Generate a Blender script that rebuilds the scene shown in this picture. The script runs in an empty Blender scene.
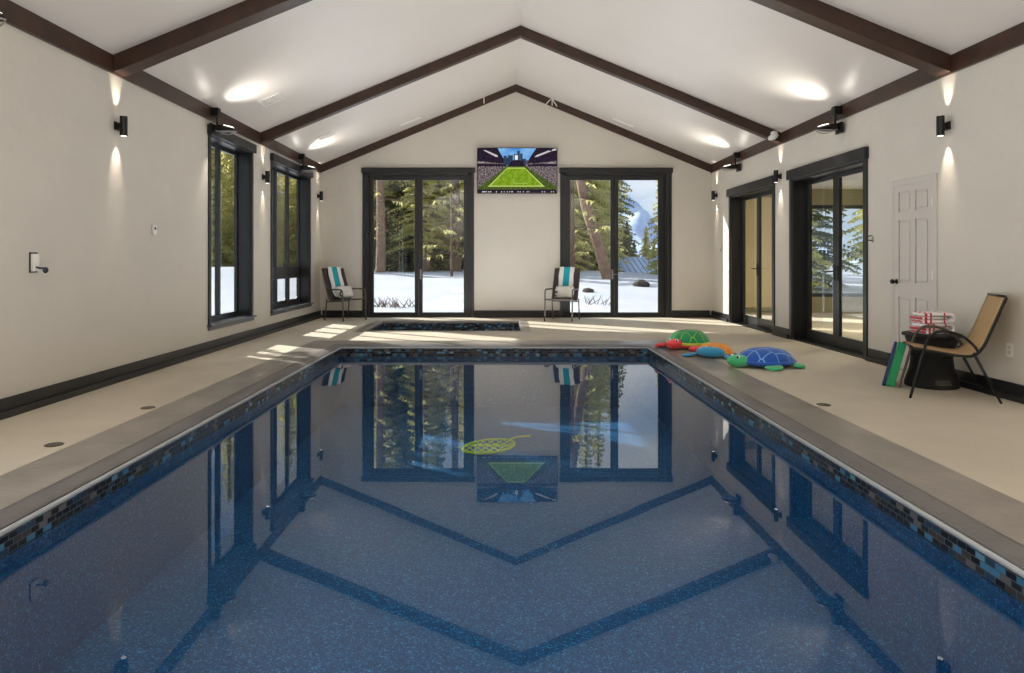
import bpy, bmesh, math, random
from mathutils import Vector, Matrix, noise
random.seed(7)
S = bpy.context.scene
COL = S.collection
R = math.radians
PI = math.pi
# ------------------------------------------------------------------ camera
CH = 1.173                      # camera height; x = across, y = into the room
F = 683.0                       # focal length in pixels (1024 wide)
cam_d = bpy.data.cameras.new('camera'); cam = bpy.data.objects.new('camera', cam_d); COL.objects.link(cam)
cam.location = (0, 0, CH); cam.rotation_euler = (R(90), 0, 0)
cam_d.sensor_width = 36; cam_d.lens = 36 * F / 1024
cam_d.shift_x = (512 - 502) / 1024; cam_d.shift_y = -(336.5 - 260) / 1024
cam_d.clip_end = 6000; cam_d.clip_start = .05
S.camera = cam
# ------------------------------------------------------------------ colour management
S.view_settings.view_transform = 'Standard'; S.view_settings.look = 'None'
S.view_settings.exposure = 0.0; S.view_settings.gamma = 1; S.view_settings.use_curve_mapping = False
S.cycles.max_bounces = 10; S.cycles.diffuse_bounces = 5; S.cycles.transparent_max_bounces = 16
S.cycles.sample_clamp_indirect = 6
# ------------------------------------------------------------------ world: bright winter sky with thin cloud
W = bpy.data.worlds.new('world'); S.world = W; W.use_nodes = True
wn = W.node_tree.nodes; wl = W.node_tree.links; wn.clear()
tc = wn.new('ShaderNodeTexCoord'); sep = wn.new('ShaderNodeSeparateXYZ'); wl.new(tc.outputs['Generated'], sep.inputs[0])
rmp = wn.new('ShaderNodeValToRGB'); wl.new(sep.outputs['Z'], rmp.inputs[0])
cr = rmp.color_ramp; cr.elements[0].position = 0.0; cr.elements[0].color = (.62, .74, .90, 1)
cr.elements[1].position = .9; cr.elements[1].color = (.25, .45, .85, 1)
e = cr.elements.new(.10); e.color = (.50, .66, .92, 1)
e = cr.elements.new(.35); e.color = (.45, .62, .95, 1)
nz = wn.new('ShaderNodeTexNoise'); nz.inputs['Scale'].default_value = 3.2; nz.inputs['Detail'].default_value = 6
mp = wn.new('ShaderNodeMapping'); mp.inputs['Scale'].default_value = (1, 1, 2.6); mp.inputs['Location'].default_value = (.9, .35, .1)
wl.new(tc.outputs['Generated'], mp.inputs[0]); wl.new(mp.outputs[0], nz.inputs['Vector'])
cl = wn.new('ShaderNodeValToRGB'); cl.color_ramp.elements[0].position = .42; cl.color_ramp.elements[1].position = .60
wl.new(nz.outputs['Fac'], cl.inputs[0])
mx = wn.new('ShaderNodeMixRGB'); mx.inputs[2].default_value = (1.05, 1.08, 1.12, 1)
wl.new(cl.outputs[0], mx.inputs[0]); wl.new(rmp.outputs[0], mx.inputs[1])
bg = wn.new('ShaderNodeBackground'); bg.inputs['Strength'].default_value = 1.0
wo = wn.new('ShaderNodeOutputWorld'); wl.new(mx.outputs[0], bg.inputs[0]); wl.new(bg.outputs[0], wo.inputs[0])

def lamp(name, kind, loc, direction=None, power=10, color=(1, 1, 1), parent=None, **kw):
    d = bpy.data.lights.new(name, kind); d.energy = power; d.color = color
    for k, v in kw.items(): setattr(d, k, v)
    o = bpy.data.objects.new(name, d); COL.objects.link(o); o.location = loc
    if direction is not None: o.rotation_euler = Vector(direction).to_track_quat('-Z', 'Y').to_euler()
    if parent: o.parent = parent
    return o
SUN_E = R(27.5)
sd = Vector((.82, -.57, 0)).normalized() * math.cos(SUN_E) + Vector((0, 0, -math.sin(SUN_E)))
lamp('sun', 'SUN', (-30, 30, 30), sd, 11.0, (1, .97, .92), angle=R(.6))
# added fill lights that brighten the hall, without visible fixtures
lamp('bounce_fill', 'AREA', (.28, -1.2, 2.2), (0, -.12, 1), 340, (.98, .98, 1), shape='RECTANGLE', size=5.0, size_y=1.6)  # unseen fill behind the camera, bounced off the ceiling
for y_ in (4.4, 8.4, 12.2): lamp('ceiling_fill', 'AREA', (.28, y_, .10), (0, 0, 1), 64, (.98, .98, 1), shape='RECTANGLE', size=4.0, size_y=2.0)  # unseen uplights over pool and deck, added to brighten ceiling and walls
lamp('left_window_fill', 'AREA', (-4.05, 1.6, 1.6), (1, 0, .1), 75, (.95, .97, 1), shape='RECTANGLE', size=4.0, size_y=2.3)  # area lamp added at the out-of-view left window to boost its light

# ------------------------------------------------------------------ materials
MATS = {}
def srgb(r, g, b):
    f = lambda c: (c / 255 / 12.92) if c / 255 <= .04045 else ((c / 255 + .055) / 1.055) ** 2.4
    return (f(r), f(g), f(b), 1)
def mat(name, color, rough=.6, metal=0, noise_amt=0, noise_scale=8, bump=0, bump_scale=60, color2=None, spec=.5, emit=None, emit_s=0, sheen=0, coat=0):
    m = bpy.data.materials.new(name); m.use_nodes = True; MATS[name] = m
    n = m.node_tree.nodes; l = m.node_tree.links; b = n['Principled BSDF']
    b.inputs['Base Color'].default_value = color; b.inputs['Roughness'].default_value = rough
    b.inputs['Metallic'].default_value = metal; b.inputs['Specular IOR Level'].default_value = spec
    b.inputs['Sheen Weight'].default_value = sheen; b.inputs['Coat Weight'].default_value = coat
    if emit: b.inputs['Emission Color'].default_value = emit; b.inputs['Emission Strength'].default_value = emit_s
    if noise_amt or bump:
        t = n.new('ShaderNodeTexCoord')
    if noise_amt:
        x = n.new('ShaderNodeTexNoise'); x.inputs['Scale'].default_value = noise_scale; x.inputs['Detail'].default_value = 6
        x.inputs['Roughness'].default_value = .6
        l.new(t.outputs['Object'], x.inputs['Vector'])
        c2 = color2 or tuple(c * (1 - noise_amt) for c in color[:3]) + (1,)
        r = n.new('ShaderNodeValToRGB'); r.color_ramp.elements[0].position = .35; r.color_ramp.elements[1].position = .68
        r.color_ramp.elements[0].color = c2; r.color_ramp.elements[1].color = color
        l.new(x.outputs['Fac'], r.inputs[0]); l.new(r.outputs[0], b.inputs['Base Color'])
    if bump:
        y = n.new('ShaderNodeTexNoise'); y.inputs['Scale'].default_value = bump_scale; y.inputs['Detail'].default_value = 4
        l.new(t.outputs['Object'], y.inputs['Vector'])
        q = n.new('ShaderNodeBump'); q.inputs['Strength'].default_value = bump; q.inputs['Distance'].default_value = .02
        l.new(y.outputs['Fac'], q.inputs['Height']); l.new(q.outputs[0], b.inputs['Normal'])
    return m
M_wall = mat('plaster_wall', srgb(207, 201, 190), .55, noise_amt=.05, noise_scale=1.5, bump=.30, bump_scale=9)
M_ceil = mat('ceiling_paint', srgb(216, 210, 203), .36, noise_amt=.03, noise_scale=2, bump=.10, bump_scale=3)
M_wood = mat('stained_beam_wood', srgb(68, 44, 32), .38, noise_amt=.45, noise_scale=5, bump=.1, bump_scale=40)
M_trim = mat('black_painted_trim', srgb(29, 29, 31), .35, noise_amt=.15, noise_scale=3)
M_frame = mat('black_window_frame', srgb(32, 32, 33), .32)
M_sill = mat('grey_satin_sill', srgb(86, 86, 90), .25)
M_deck = mat('concrete_deck', srgb(204, 194, 175), .6, noise_amt=.10, noise_scale=1.6, bump=.12, bump_scale=90)
M_cop = mat('stone_coping', srgb(154, 146, 136), .3, noise_amt=.30, noise_scale=2.6, bump=.15, bump_scale=30)
M_alu = mat('aluminium_track', srgb(188, 190, 192), .35, metal=.1)
M_black = mat('black_metal', srgb(22, 21, 21), .35, metal=.3)
M_white = mat('white_plastic', srgb(232, 230, 225), .4)
M_door = mat('white_door_paint', srgb(198, 192, 184), .4)
M_lens = mat('lamp_lens', (1, 1, 1, 1), .3, emit=(1, .9, .78, 1), emit_s=2.5)
M_chrome = mat('brushed_steel', srgb(165, 160, 155), .3, metal=.9)
M_drain = mat('bronze_drain', srgb(95, 84, 72), .4, metal=.5)
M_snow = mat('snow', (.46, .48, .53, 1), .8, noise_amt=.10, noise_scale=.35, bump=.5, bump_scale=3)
M_bark = mat('pine_bark', srgb(150, 120, 100), .9, noise_amt=.5, noise_scale=5, bump=.8, bump_scale=12)
M_bark2 = mat('dark_bark', srgb(110, 88, 70), .9, noise_amt=.4, noise_scale=6, bump=.8, bump_scale=12)
def leafmat(name, a, b):
    m = mat(name, a, .7, noise_amt=.5, noise_scale=1.3, color2=b, spec=.2)
    n = m.node_tree.nodes; l = m.node_tree.links; p = n['Principled BSDF']
    tr = n.new('ShaderNodeBsdfTranslucent'); tr.inputs[0].default_value = tuple(c * 1.3 for c in a[:3]) + (1,)
    ms = n.new('ShaderNodeMixShader'); ms.inputs[0].default_value = .5
    l.new(p.outputs[0], ms.inputs[1]); l.new(tr.outputs[0], ms.inputs[2])
    l.new(ms.outputs[0], n['Material Output'].inputs[0]); return m
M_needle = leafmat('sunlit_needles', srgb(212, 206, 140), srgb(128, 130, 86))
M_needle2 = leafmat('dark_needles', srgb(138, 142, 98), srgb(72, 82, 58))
M_mount = mat('far_mountain', srgb(140, 165, 205), .9, noise_amt=.5, noise_scale=.012, color2=srgb(205, 218, 235))  # blue haze of distance is put into the base colour
M_roof = mat('metal_roof', srgb(150, 170, 198), .4, metal=.2)
M_rock = mat('dark_rock', srgb(70, 64, 62), .9, noise_amt=.5, noise_scale=6, bump=.6, bump_scale=8)
M_cream = mat('cream_wall', srgb(214, 198, 150), .6, noise_amt=.04)
M_beige = mat('beige_wall', srgb(150, 142, 110), .6, noise_amt=.04)
def glass(name, f0=.08, tint=(1, 1, 1, 1), rough=0):
    """thin clear sheet: Schlick reflection over plain transmission"""
    m = bpy.data.materials.new(name); m.use_nodes = True
    n = m.node_tree.nodes; l = m.node_tree.links; n.clear()
    geo = n.new('ShaderNodeNewGeometry')
    dot = n.new('ShaderNodeVectorMath'); dot.operation = 'DOT_PRODUCT'
    l.new(geo.outputs['Incoming'], dot.inputs[0]); l.new(geo.outputs['Normal'], dot.inputs[1])
    ab = n.new('ShaderNodeMath'); ab.operation = 'ABSOLUTE'; l.new(dot.outputs['Value'], ab.inputs[0])
    om = n.new('ShaderNodeMath'); om.operation = 'SUBTRACT'; om.inputs[0].default_value = 1; l.new(ab.outputs[0], om.inputs[1])
    pw = n.new('ShaderNodeMath'); pw.operation = 'POWER'; pw.inputs[1].default_value = 5; l.new(om.outputs[0], pw.inputs[0])
    ma = n.new('ShaderNodeMath'); ma.operation = 'MULTIPLY_ADD'; ma.inputs[1].default_value = 1 - f0; ma.inputs[2].default_value = f0
    l.new(pw.outputs[0], ma.inputs[0])
    tr = n.new('ShaderNodeBsdfTransparent'); tr.inputs[0].default_value = tint
    gl = n.new('ShaderNodeBsdfGlossy'); gl.inputs['Roughness'].default_value = rough
    ms = n.new('ShaderNodeMixShader'); l.new(ma.outputs[0], ms.inputs[0]); l.new(tr.outputs[0], ms.inputs[1]); l.new(gl.outputs[0], ms.inputs[2])
    o = n.new('ShaderNodeOutputMaterial'); l.new(ms.outputs[0], o.inputs[0]); return m, gl
M_glass, _ = glass('clear_glass', .045, (.98, .99, .98, 1))
M_water, wgl = glass('pool_water', .048, (.80, .93, .98, 1))
def water_bump(m, g):
    n = m.node_tree.nodes; l = m.node_tree.links
    t = n.new('ShaderNodeTexCoord'); x = n.new('ShaderNodeTexNoise'); x.inputs['Scale'].default_value = 1.3; x.inputs['Detail'].default_value = 1
    l.new(t.outputs['Object'], x.inputs['Vector'])
    b = n.new('ShaderNodeBump'); b.inputs['Strength'].default_value = .03; b.inputs['Distance'].default_value = .02
    l.new(x.outputs['Fac'], b.inputs['Height']); l.new(b.outputs[0], g.inputs['Normal'])
water_bump(M_water, wgl)
def pebble():
    m = mat('blue_pebble_plaster', srgb(20, 92, 140), .7)
    n = m.node_tree.nodes; l = m.node_tree.links; b = n['Principled BSDF']
    t = n.new('ShaderNodeTexCoord'); v = n.new('ShaderNodeTexVoronoi'); v.inputs['Scale'].default_value = 130
    l.new(t.outputs['Object'], v.inputs['Vector'])
    sp = n.new('ShaderNodeSeparateXYZ'); l.new(v.outputs['Color'], sp.inputs[0])
    r = n.new('ShaderNodeValToRGB'); e0, e1 = r.color_ramp.elements
    e0.position = .0; e0.color = srgb(1, 50, 90); e1.position = 1; e1.color = srgb(64, 145, 190)
    a = r.color_ramp.elements.new(.35); a.color = srgb(1, 70, 118)
    a = r.color_ramp.elements.new(.85); a.color = srgb(4, 84, 134)
    l.new(sp.outputs[0], r.inputs[0]); l.new(r.outputs[0], b.inputs['Base Color'])
    return m
M_peb = pebble()
def mosaic(name, axis):
    """brick-pattern glass mosaic; axis = world axis the band runs along"""
    m = mat(name, (.1, .1, .1, 1), .15)
    n = m.node_tree.nodes; l = m.node_tree.links; b = n['Principled BSDF']
    t = n.new('ShaderNodeTexCoord'); s = n.new('ShaderNodeSeparateXYZ'); l.new(t.outputs['Object'], s.inputs[0])
    c = n.new('ShaderNodeCombineXYZ'); l.new(s.outputs['XY'.index(axis)], c.inputs[0]); l.new(s.outputs[2], c.inputs[1])
    k = n.new('ShaderNodeTexBrick'); k.inputs['Scale'].default_value = 1; k.inputs['Brick Width'].default_value = .058
    k.inputs['Row Height'].default_value = .0295; k.inputs['Mortar Size'].default_value = .0022
    k.inputs['Color1'].default_value = (0, 0, 0, 1); k.inputs['Color2'].default_value = (1, 1, 1, 1); k.inputs['Mortar'].default_value = (.5, .5, .5, 1)
    k.inputs['Bias'].default_value = 0
    l.new(c.outputs[0], k.inputs['Vector'])
    r = n.new('ShaderNodeValToRGB'); r.color_ramp.interpolation = 'CONSTANT'
    cols = [(0, (22, 26, 32)), (.3, (58, 54, 54)), (.45, (38, 60, 84)), (.58, (96, 92, 92)), (.68, (28, 30, 36)), (.86, (62, 116, 150)), (.95, (98, 142, 164))]
    r.color_ramp.elements[0].color = srgb(*cols[0][1]); r.color_ramp.elements[1].position = cols[1][0]; r.color_ramp.elements[1].color = srgb(*cols[1][1])
    for p, cc in cols[2:]:
        q = r.color_ramp.elements.new(p); q.color = srgb(*cc)
    l.new(k.outputs['Color'], r.inputs[0])
    x = n.new('ShaderNodeMixRGB'); x.inputs[2].default_value = srgb(84, 88, 90)
    l.new(k.outputs['Fac'], x.inputs[0]); l.new(r.outputs[0], x.inputs[1]); l.new(x.outputs[0], b.inputs['Base Color']); return m
M_tileX = mosaic('mosaic_tile_across', 'X'); M_tileY = mosaic('mosaic_tile_along', 'Y')
def stripes(name, base, cols_, axis, freq, offs=0):
    """woven stripes: list of (start, colour) over one period along an object axis"""
    m = mat(name, base, .9, bump=.4, bump_scale=120, sheen=.3)
    n = m.node_tree.nodes; l = m.node_tree.links; b = n['Principled BSDF']
    t = n.new('ShaderNodeTexCoord'); s = n.new('ShaderNodeSeparateXYZ'); l.new(t.outputs['Object'], s.inputs[0])
    a = n.new('ShaderNodeMath'); a.operation = 'MULTIPLY_ADD'; a.inputs[1].default_value = freq; a.inputs[2].default_value = offs; l.new(s.outputs['XYZ'.index(axis)], a.inputs[0])
    f = n.new('ShaderNodeMath'); f.operation = 'FRACT'; l.new(a.outputs[0], f.inputs[0])
    r = n.new('ShaderNodeValToRGB'); r.color_ramp.interpolation = 'CONSTANT'
    r.color_ramp.elements[0].color = cols_[0][1]; r.color_ramp.elements[1].position = cols_[1][0]; r.color_ramp.elements[1].color = cols_[1][1]
    for p, c in cols_[2:]:
        q = r.color_ramp.elements.new(p); q.color = c
    l.new(f.outputs[0], r.inputs[0]); l.new(r.outputs[0], b.inputs['Base Color']); return m

# ------------------------------------------------------------------ mesh helpers
def box(bm, x0, y0, z0, x1, y1, z1):
    vs = [bm.verts.new(p) for p in ((x0,y0,z0),(x1,y0,z0),(x1,y1,z0),(x0,y1,z0),(x0,y0,z1),(x1,y0,z1),(x1,y1,z1),(x0,y1,z1))]
    for f in ((0,3,2,1),(4,5,6,7),(0,1,5,4),(1,2,6,5),(2,3,7,6),(3,0,4,7)): bm.faces.new([vs[i] for i in f])
    return vs
def poly(bm, pts): return bm.faces.new([bm.verts.new(p) for p in pts])
def prism(bm, pts, vec):
    a = [bm.verts.new(p) for p in pts]; b = [bm.verts.new(Vector(p) + Vector(vec)) for p in pts]
    n = len(pts); bm.faces.new(a); bm.faces.new(b[::-1])
    for i in range(n): bm.faces.new((a[i], b[i], b[(i+1) % n], a[(i+1) % n]))
    bmesh.ops.recalc_face_normals(bm, faces=bm.faces)
def tube(bm, pts, r, seg=10, caps=True, closed=False):
    pts = [Vector(p) for p in pts]; rs = r if isinstance(r, (list, tuple)) else [r] * len(pts)
    rings = []; n = len(pts); up = None
    for i, p in enumerate(pts):
        if closed: d = pts[(i+1) % n] - pts[i-1]
        else: d = (pts[min(i+1, n-1)] - pts[max(i-1, 0)])
        d.normalize()
        if up is None: up = Vector((0, 0, 1)) if abs(d.z) < .9 else Vector((1, 0, 0))
        s = d.cross(up)
        if s.length < 1e-4: s = d.orthogonal()
        s.normalize(); up = s.cross(d).normalized()
        rings.append([bm.verts.new(p + (s * math.cos(2*PI*k/seg) + up * math.sin(2*PI*k/seg)) * rs[i]) for k in range(seg)])
    for i in range(n if closed else n - 1):
        A, B = rings[i], rings[(i+1) % n]
        for k in range(seg): bm.faces.new((A[k], A[(k+1) % seg], B[(k+1) % seg], B[k]))
    if caps and not closed: bm.faces.new(rings[0][::-1]); bm.faces.new(rings[-1])
def lathe(bm, prof, c=(0, 0, 0), seg=32):
    rings = []
    for r, z in prof: rings.append([bm.verts.new((c[0] + r*math.cos(2*PI*k/seg), c[1] + r*math.sin(2*PI*k/seg), c[2] + z)) for k in range(seg)])
    for A, B in zip(rings, rings[1:]):
        for k in range(seg): bm.faces.new((A[k], A[(k+1) % seg], B[(k+1) % seg], B[k]))
    bm.faces.new(rings[0][::-1]); bm.faces.new(rings[-1])
def bez(pts, n=8):
    """smooth Catmull-Rom through the points"""
    P = [Vector(p) for p in pts]; P = [P[0]*2-P[1]] + P + [P[-1]*2-P[-2]]; out = []
    for i in range(1, len(P)-2):
        for k in range(n):
            t = k/n; a, b, c, d = P[i-1:i+3]
            out.append(.5*((2*b)+(c-a)*t+(2*a-5*b+4*c-d)*t*t+(3*b-a-3*c+d)*t**3))
    out.append(P[-2]); return out
def ellipsoid(bm, c, r, rot=None, seg=24, rings=14, power=1.0):
    m = (rot or Matrix.Identity(3)); c = Vector(c); rows = []
    for i in range(1, rings):
        t = PI*i/rings; row = []
        for k in range(seg):
            a = 2*PI*k/seg; v = Vector((r[0]*math.sin(t)*math.cos(a), r[1]*math.sin(t)*math.sin(a), r[2]*math.cos(t)))
            row.append(bm.verts.new(c + m @ v))
        rows.append(row)
    top = bm.verts.new(c + m @ Vector((0, 0, r[2]))); bot = bm.verts.new(c + m @ Vector((0, 0, -r[2])))
    for A, B in zip(rows, rows[1:]):
        for k in range(seg): bm.faces.new((A[k], B[k], B[(k+1) % seg], A[(k+1) % seg]))
    for k in range(seg): bm.faces.new((top, rows[0][k], rows[0][(k+1) % seg])); bm.faces.new((bot, rows[-1][(k+1) % seg], rows[-1][k]))
def obj(name, bm, m, parent=None, smooth=False, bevel=0, mats=None):
    me = bpy.data.meshes.new(name); 
    if not mats: bmesh.ops.recalc_face_normals(bm, faces=bm.faces)
    bm.to_mesh(me); bm.free()
    for x in (mats or [m]): me.materials.append(x)
    if smooth:
        for p in me.polygons: p.use_smooth = True
    o = bpy.data.objects.new(name, me); COL.objects.link(o)
    if parent: o.parent = parent
    if bevel:
        b = o.modifiers.new('bevel', 'BEVEL'); b.width = bevel; b.segments = 2; b.limit_method = 'ANGLE'; b.angle_limit = R(40)
    return o
def B(): return bmesh.new()
def thing(name, label, cat, loc=(0, 0, 0), rz=0, group=None):
    o = bpy.data.objects.new(name, None); COL.objects.link(o); o.location = loc; o.rotation_euler = (0, 0, rz)
    o['label'] = label; o['category'] = cat
    if group: o['group'] = group
    o.empty_display_size = .1; return o
def tag(o, label, cat, group=None, kind=None):
    o['label'] = label; o['category'] = cat
    if group: o['group'] = group
    if kind: o['kind'] = kind
    return o
def struct(name, bm=None, m=None, **k):
    if bm is None:
        o = bpy.data.objects.new(name, None); COL.objects.link(o)
    else: o = obj(name, bm, m, **k)
    o['kind'] = 'structure'; return o
def dup(root, loc=None, rz=None, label=None):
    r = root.copy(); COL.objects.link(r)
    if loc is not None: r.location = loc
    if rz is not None: r.rotation_euler = (0, 0, rz)
    if label: r['label'] = label
    for ch in list(root.children):
        c = ch.copy(); COL.objects.link(c); c.parent = r
        for g in list(ch.children):
            d = g.copy(); COL.objects.link(d); d.parent = c
    return r

# ------------------------------------------------------------------ hall dimensions
XL, XR, YB, YF = -3.714, 4.286, 13.94, -3.0
XC = (XL + XR) / 2; ZE = 3.11; ZR = 4.755
SL = (ZR - ZE) / (XC - XL)
def ceil_z(x): return ZR - SL * abs(x - XC)
TW = .24
def wall_side(name, x0, x1, y0, y1, z1, holes):
    """wall parallel to y between x0 and x1 with rectangular holes (ya, yb, za, zb)"""
    ys = sorted({y0, y1} | {v for h in holes for v in h[:2]}); zs = sorted({-.25, z1} | {v for h in holes for v in h[2:]})
    bm = B()
    def solid(i, j):
        if i < 0 or j < 0 or i >= len(ys)-1 or j >= len(zs)-1: return False
        cy, cz = (ys[i]+ys[i+1])/2, (zs[j]+zs[j+1])/2
        return not any(h[0] < cy < h[1] and h[2] < cz < h[3] for h in holes)
    for i in range(len(ys)-1):
        for j in range(len(zs)-1):
            if not solid(i, j): continue
            a, b, c, d = ys[i], ys[i+1], zs[j], zs[j+1]
            for x in (x0, x1): poly(bm, ((x,a,c),(x,b,c),(x,b,d),(x,a,d)))
            if not solid(i-1, j): poly(bm, ((x0,a,c),(x1,a,c),(x1,a,d),(x0,a,d)))
            if not solid(i+1, j): poly(bm, ((x0,b,c),(x1,b,c),(x1,b,d),(x0,b,d)))
            if not solid(i, j-1): poly(bm, ((x0,a,c),(x1,a,c),(x1,b,c),(x0,b,c)))
            if not solid(i, j+1): poly(bm, ((x0,a,d),(x1,a,d),(x1,b,d),(x0,b,d)))
    bmesh.ops.remove_doubles(bm, verts=bm.verts, dist=1e-5)
    return struct(name, bm, M_wall)
W1 = (8.69, 10.09, .34, 2.76); W2 = (11.02, 13.15, .34, 2.76)
DA = (10.80, 12.78, 0.0, 2.36); DB = (8.08, 10.07, 0.0, 2.36); DP = (6.77, 7.46, 0.0, 1.98)
wall_side('wall_left', XL-TW, XL, YF, YB, ZE+.02, [W1, W2, (-.4, 3.6, .5, 2.76)])
wall_side('wall_right', XR, XR+TW, YF, YB, ZE+.02, [DA, DB, DP])
def gable(name, ya, yb, holes):
    xs = sorted({XL-TW, XR+TW} | {v for h in holes for v in h[:2]}); zs = sorted({-.25, ZE} | {v for h in holes for v in h[2:]})
    bm = B()
    def solid(i, j):
        if i < 0 or j < 0 or i >= len(xs)-1 or j >= len(zs)-1: return False
        cx, cz = (xs[i]+xs[i+1])/2, (zs[j]+zs[j+1])/2
        return not any(h[0] < cx < h[1] and h[2] < cz < h[3] for h in holes)
    for i in range(len(xs)-1):
        for j in range(len(zs)-1):
            if not solid(i, j): continue
            a, b, c, d = xs[i], xs[i+1], zs[j], zs[j+1]
            for y in (ya, yb): poly(bm, ((a,y,c),(b,y,c),(b,y,d),(a,y,d)))
            if not solid(i-1, j): poly(bm, ((a,ya,c),(a,yb,c),(a,yb,d),(a,ya,d)))
            if not solid(i+1, j): poly(bm, ((b,ya,c),(b,yb,c),(b,yb,d),(b,ya,d)))
            if not solid(i, j-1): poly(bm, ((a,ya,c),(a,yb,c),(b,yb,c),(b,ya,c)))
            if j+1 < len(zs)-1 and not solid(i, j+1): poly(bm, ((a,ya,d),(a,yb,d),(b,yb,d),(b,ya,d)))
    for y in (ya, yb): poly(bm, ((XL-TW, y, ZE), (XR+TW, y, ZE), (XR+TW, y, ZE+.001), (XC, y, ZR+.02), (XL-TW, y, ZE+.001)))
    bmesh.ops.remove_doubles(bm, verts=bm.verts, dist=1e-4)
    return struct(name, bm, M_wall)
GL = (-2.77, -.645, 0, 2.95); GR = (1.26, 3.385, 0, 2.95)
gable('wall_back', YB, YB+TW, [GL, GR])
gable('wall_rear', YF-TW, YF, [])
bm = B()
for x in (XL, XR):
    o = -TW-.35 if x == XL else TW+.35
    zo = ZE - SL*(TW+.35)
    prism(bm, ((x+o, YF-TW-.3, zo), (XC, YF-TW-.3, ZR), (XC, YF-TW-.3, ZR+.2), (x+o, YF-TW-.3, zo+.2)), (0, YB-YF+2*TW+.9, 0))
struct('ceiling', bm, M_ceil)

# ------------------------------------------------------------------ floor with pool and spa openings
PX0, PX1, PY0, PY1 = -2.22, 2.01, .75, 9.42
SX0, SX1, SY0, SY1 = -2.28, .32, 11.29, 13.10
CW = .50; SW = .16
bm = B()
holes = [(PX0-CW, PX1+CW, PY0-CW, PY1+CW), (SX0-SW, SX1+SW, SY0-SW, SY1+SW)]
xs = sorted({XL-TW, XR+TW} | {v for h in holes for v in h[:2]}); ys = sorted({YF-TW, YB+TW} | {v for h in holes for v in h[2:]})
for i in range(len(xs)-1):
    for j in range(len(ys)-1):
        cx, cy = (xs[i]+xs[i+1])/2, (ys[j]+ys[j+1])/2
        if any(h[0] < cx < h[1] and h[2] < cy < h[3] for h in holes): continue
        box(bm, xs[i], ys[j], -.25, xs[i+1], ys[j+1], 0)
bmesh.ops.remove_doubles(bm, verts=bm.verts, dist=1e-4)
struct('floor', bm, M_deck)

def rect_ring(bm, prof, x0, x1, y0, y1):
    """sweep a profile [(outward offset, z)] round a rectangle with mitred corners"""
    loops = []
    for o, z in prof: loops.append([bm.verts.new(p) for p in ((x0-o, y0-o, z), (x1+o, y0-o, z), (x1+o, y1+o, z), (x0-o, y1+o, z))])
    n = len(loops)
    for i in range(n):
        A, Bq = loops[i], loops[(i+1) % n]
        for k in range(4): bm.faces.new((A[k], A[(k+1) % 4], Bq[(k+1) % 4], Bq[k]))
WZ = -.142
pool = thing('swimming_pool', 'long rectangular indoor pool with blue plaster, mosaic waterline and grey stone coping', 'pool', (0, 0, 0))
bm = B(); prof = [(CW, -.12), (CW, .004), (.10, .006)]
for a in range(0, 91, 15): prof.append((.06 - .06*math.sin(R(a)) + .0, -.034 + .04*math.cos(R(a))))
prof = [(CW, -.12), (CW, .004), (.125, .005), (.125, -.12)]
rect_ring(bm, prof, PX0, PX1, PY0, PY1); obj('coping', bm, M_cop, pool)
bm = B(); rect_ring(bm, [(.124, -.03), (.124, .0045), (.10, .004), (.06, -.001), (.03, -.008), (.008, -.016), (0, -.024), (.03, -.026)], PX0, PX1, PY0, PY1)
o = obj('coping_nosing', bm, mat('darker_nosing', srgb(112, 108, 106), .35, noise_amt=.25, noise_scale=3, bump=.1, bump_scale=30), pool, smooth=True); o['label'] = 'darker rounded inner edge of the coping'  # inner edge band, coloured darker than the rest of the coping
bm = B(); rect_ring(bm, [(.04, -.024), (-.012, -.024), (-.016, -.034), (-.012, -.046), (.04, -.046)], PX0, PX1, PY0, PY1); obj('cover_track', bm, M_alu, pool)
DEEP = -.85
for x in (PX0, PX1):
    bm = B(); poly(bm, ((x, PY0, -.046), (x, PY1, -.046), (x, PY1, -.155), (x, PY0, -.155))); obj('waterline_tile', bm, M_tileY, pool)
for y in (PY0, PY1):
    bm = B(); poly(bm, ((PX0, y, -.046), (PX1, y, -.046), (PX1, y, -.155), (PX0, y, -.155))); obj('waterline_tile', bm, M_tileX, pool)
bm = B(); box(bm, PX0, PY0, DEEP, PX1, PY1, -.155)
bm.faces.ensure_lookup_table(); bmesh.ops.delete(bm, geom=[f for f in bm.faces if f.calc_center_median().z > -.2], context='FACES')
obj('basin', bm, M_peb, pool)
bm = B(); poly(bm, ((PX0, PY0, WZ), (PX1, PY0, WZ), (PX1, PY1, WZ), (PX0, PY1, WZ)))
tag(obj('pool_water', bm, M_water), 'still clear blue water filling the long pool', 'water', kind='stuff')
# spa
spa = thing('spa_pool', 'small square-cornered plunge pool sunk in the deck before the back wall', 'spa pool', (0, 0, 0))
bm = B(); rect_ring(bm, [(SW, -.12), (SW, .004), (.02, .005), (0, -.01), (0, -.04), (.02, -.04), (.02, -.12)], SX0, SX1, SY0, SY1); obj('coping', bm, M_cop, spa)
for x in (SX0, SX1):
    bm = B(); poly(bm, ((x, SY0, -.04), (x, SY1, -.04), (x, SY1, -.22), (x, SY0, -.22))); obj('waterline_tile', bm, M_tileY, spa)
for y in (SY0, SY1):
    bm = B(); poly(bm, ((SX0, y, -.04), (SX1, y, -.04), (SX1, y, -.22), (SX0, y, -.22))); obj('waterline_tile', bm, M_tileX, spa)
bm = B(); box(bm, SX0, SY0, -1.0, SX1, SY1, -.22)
bmesh.ops.delete(bm, geom=[f for f in bm.faces if f.calc_center_median().z > -.25], context='FACES'); obj('basin', bm, M_peb, spa)
bm = B(); poly(bm, ((SX0, SY0, -.17), (SX1, SY0, -.17), (SX1, SY1, -.17), (SX0, SY1, -.17)))
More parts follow.
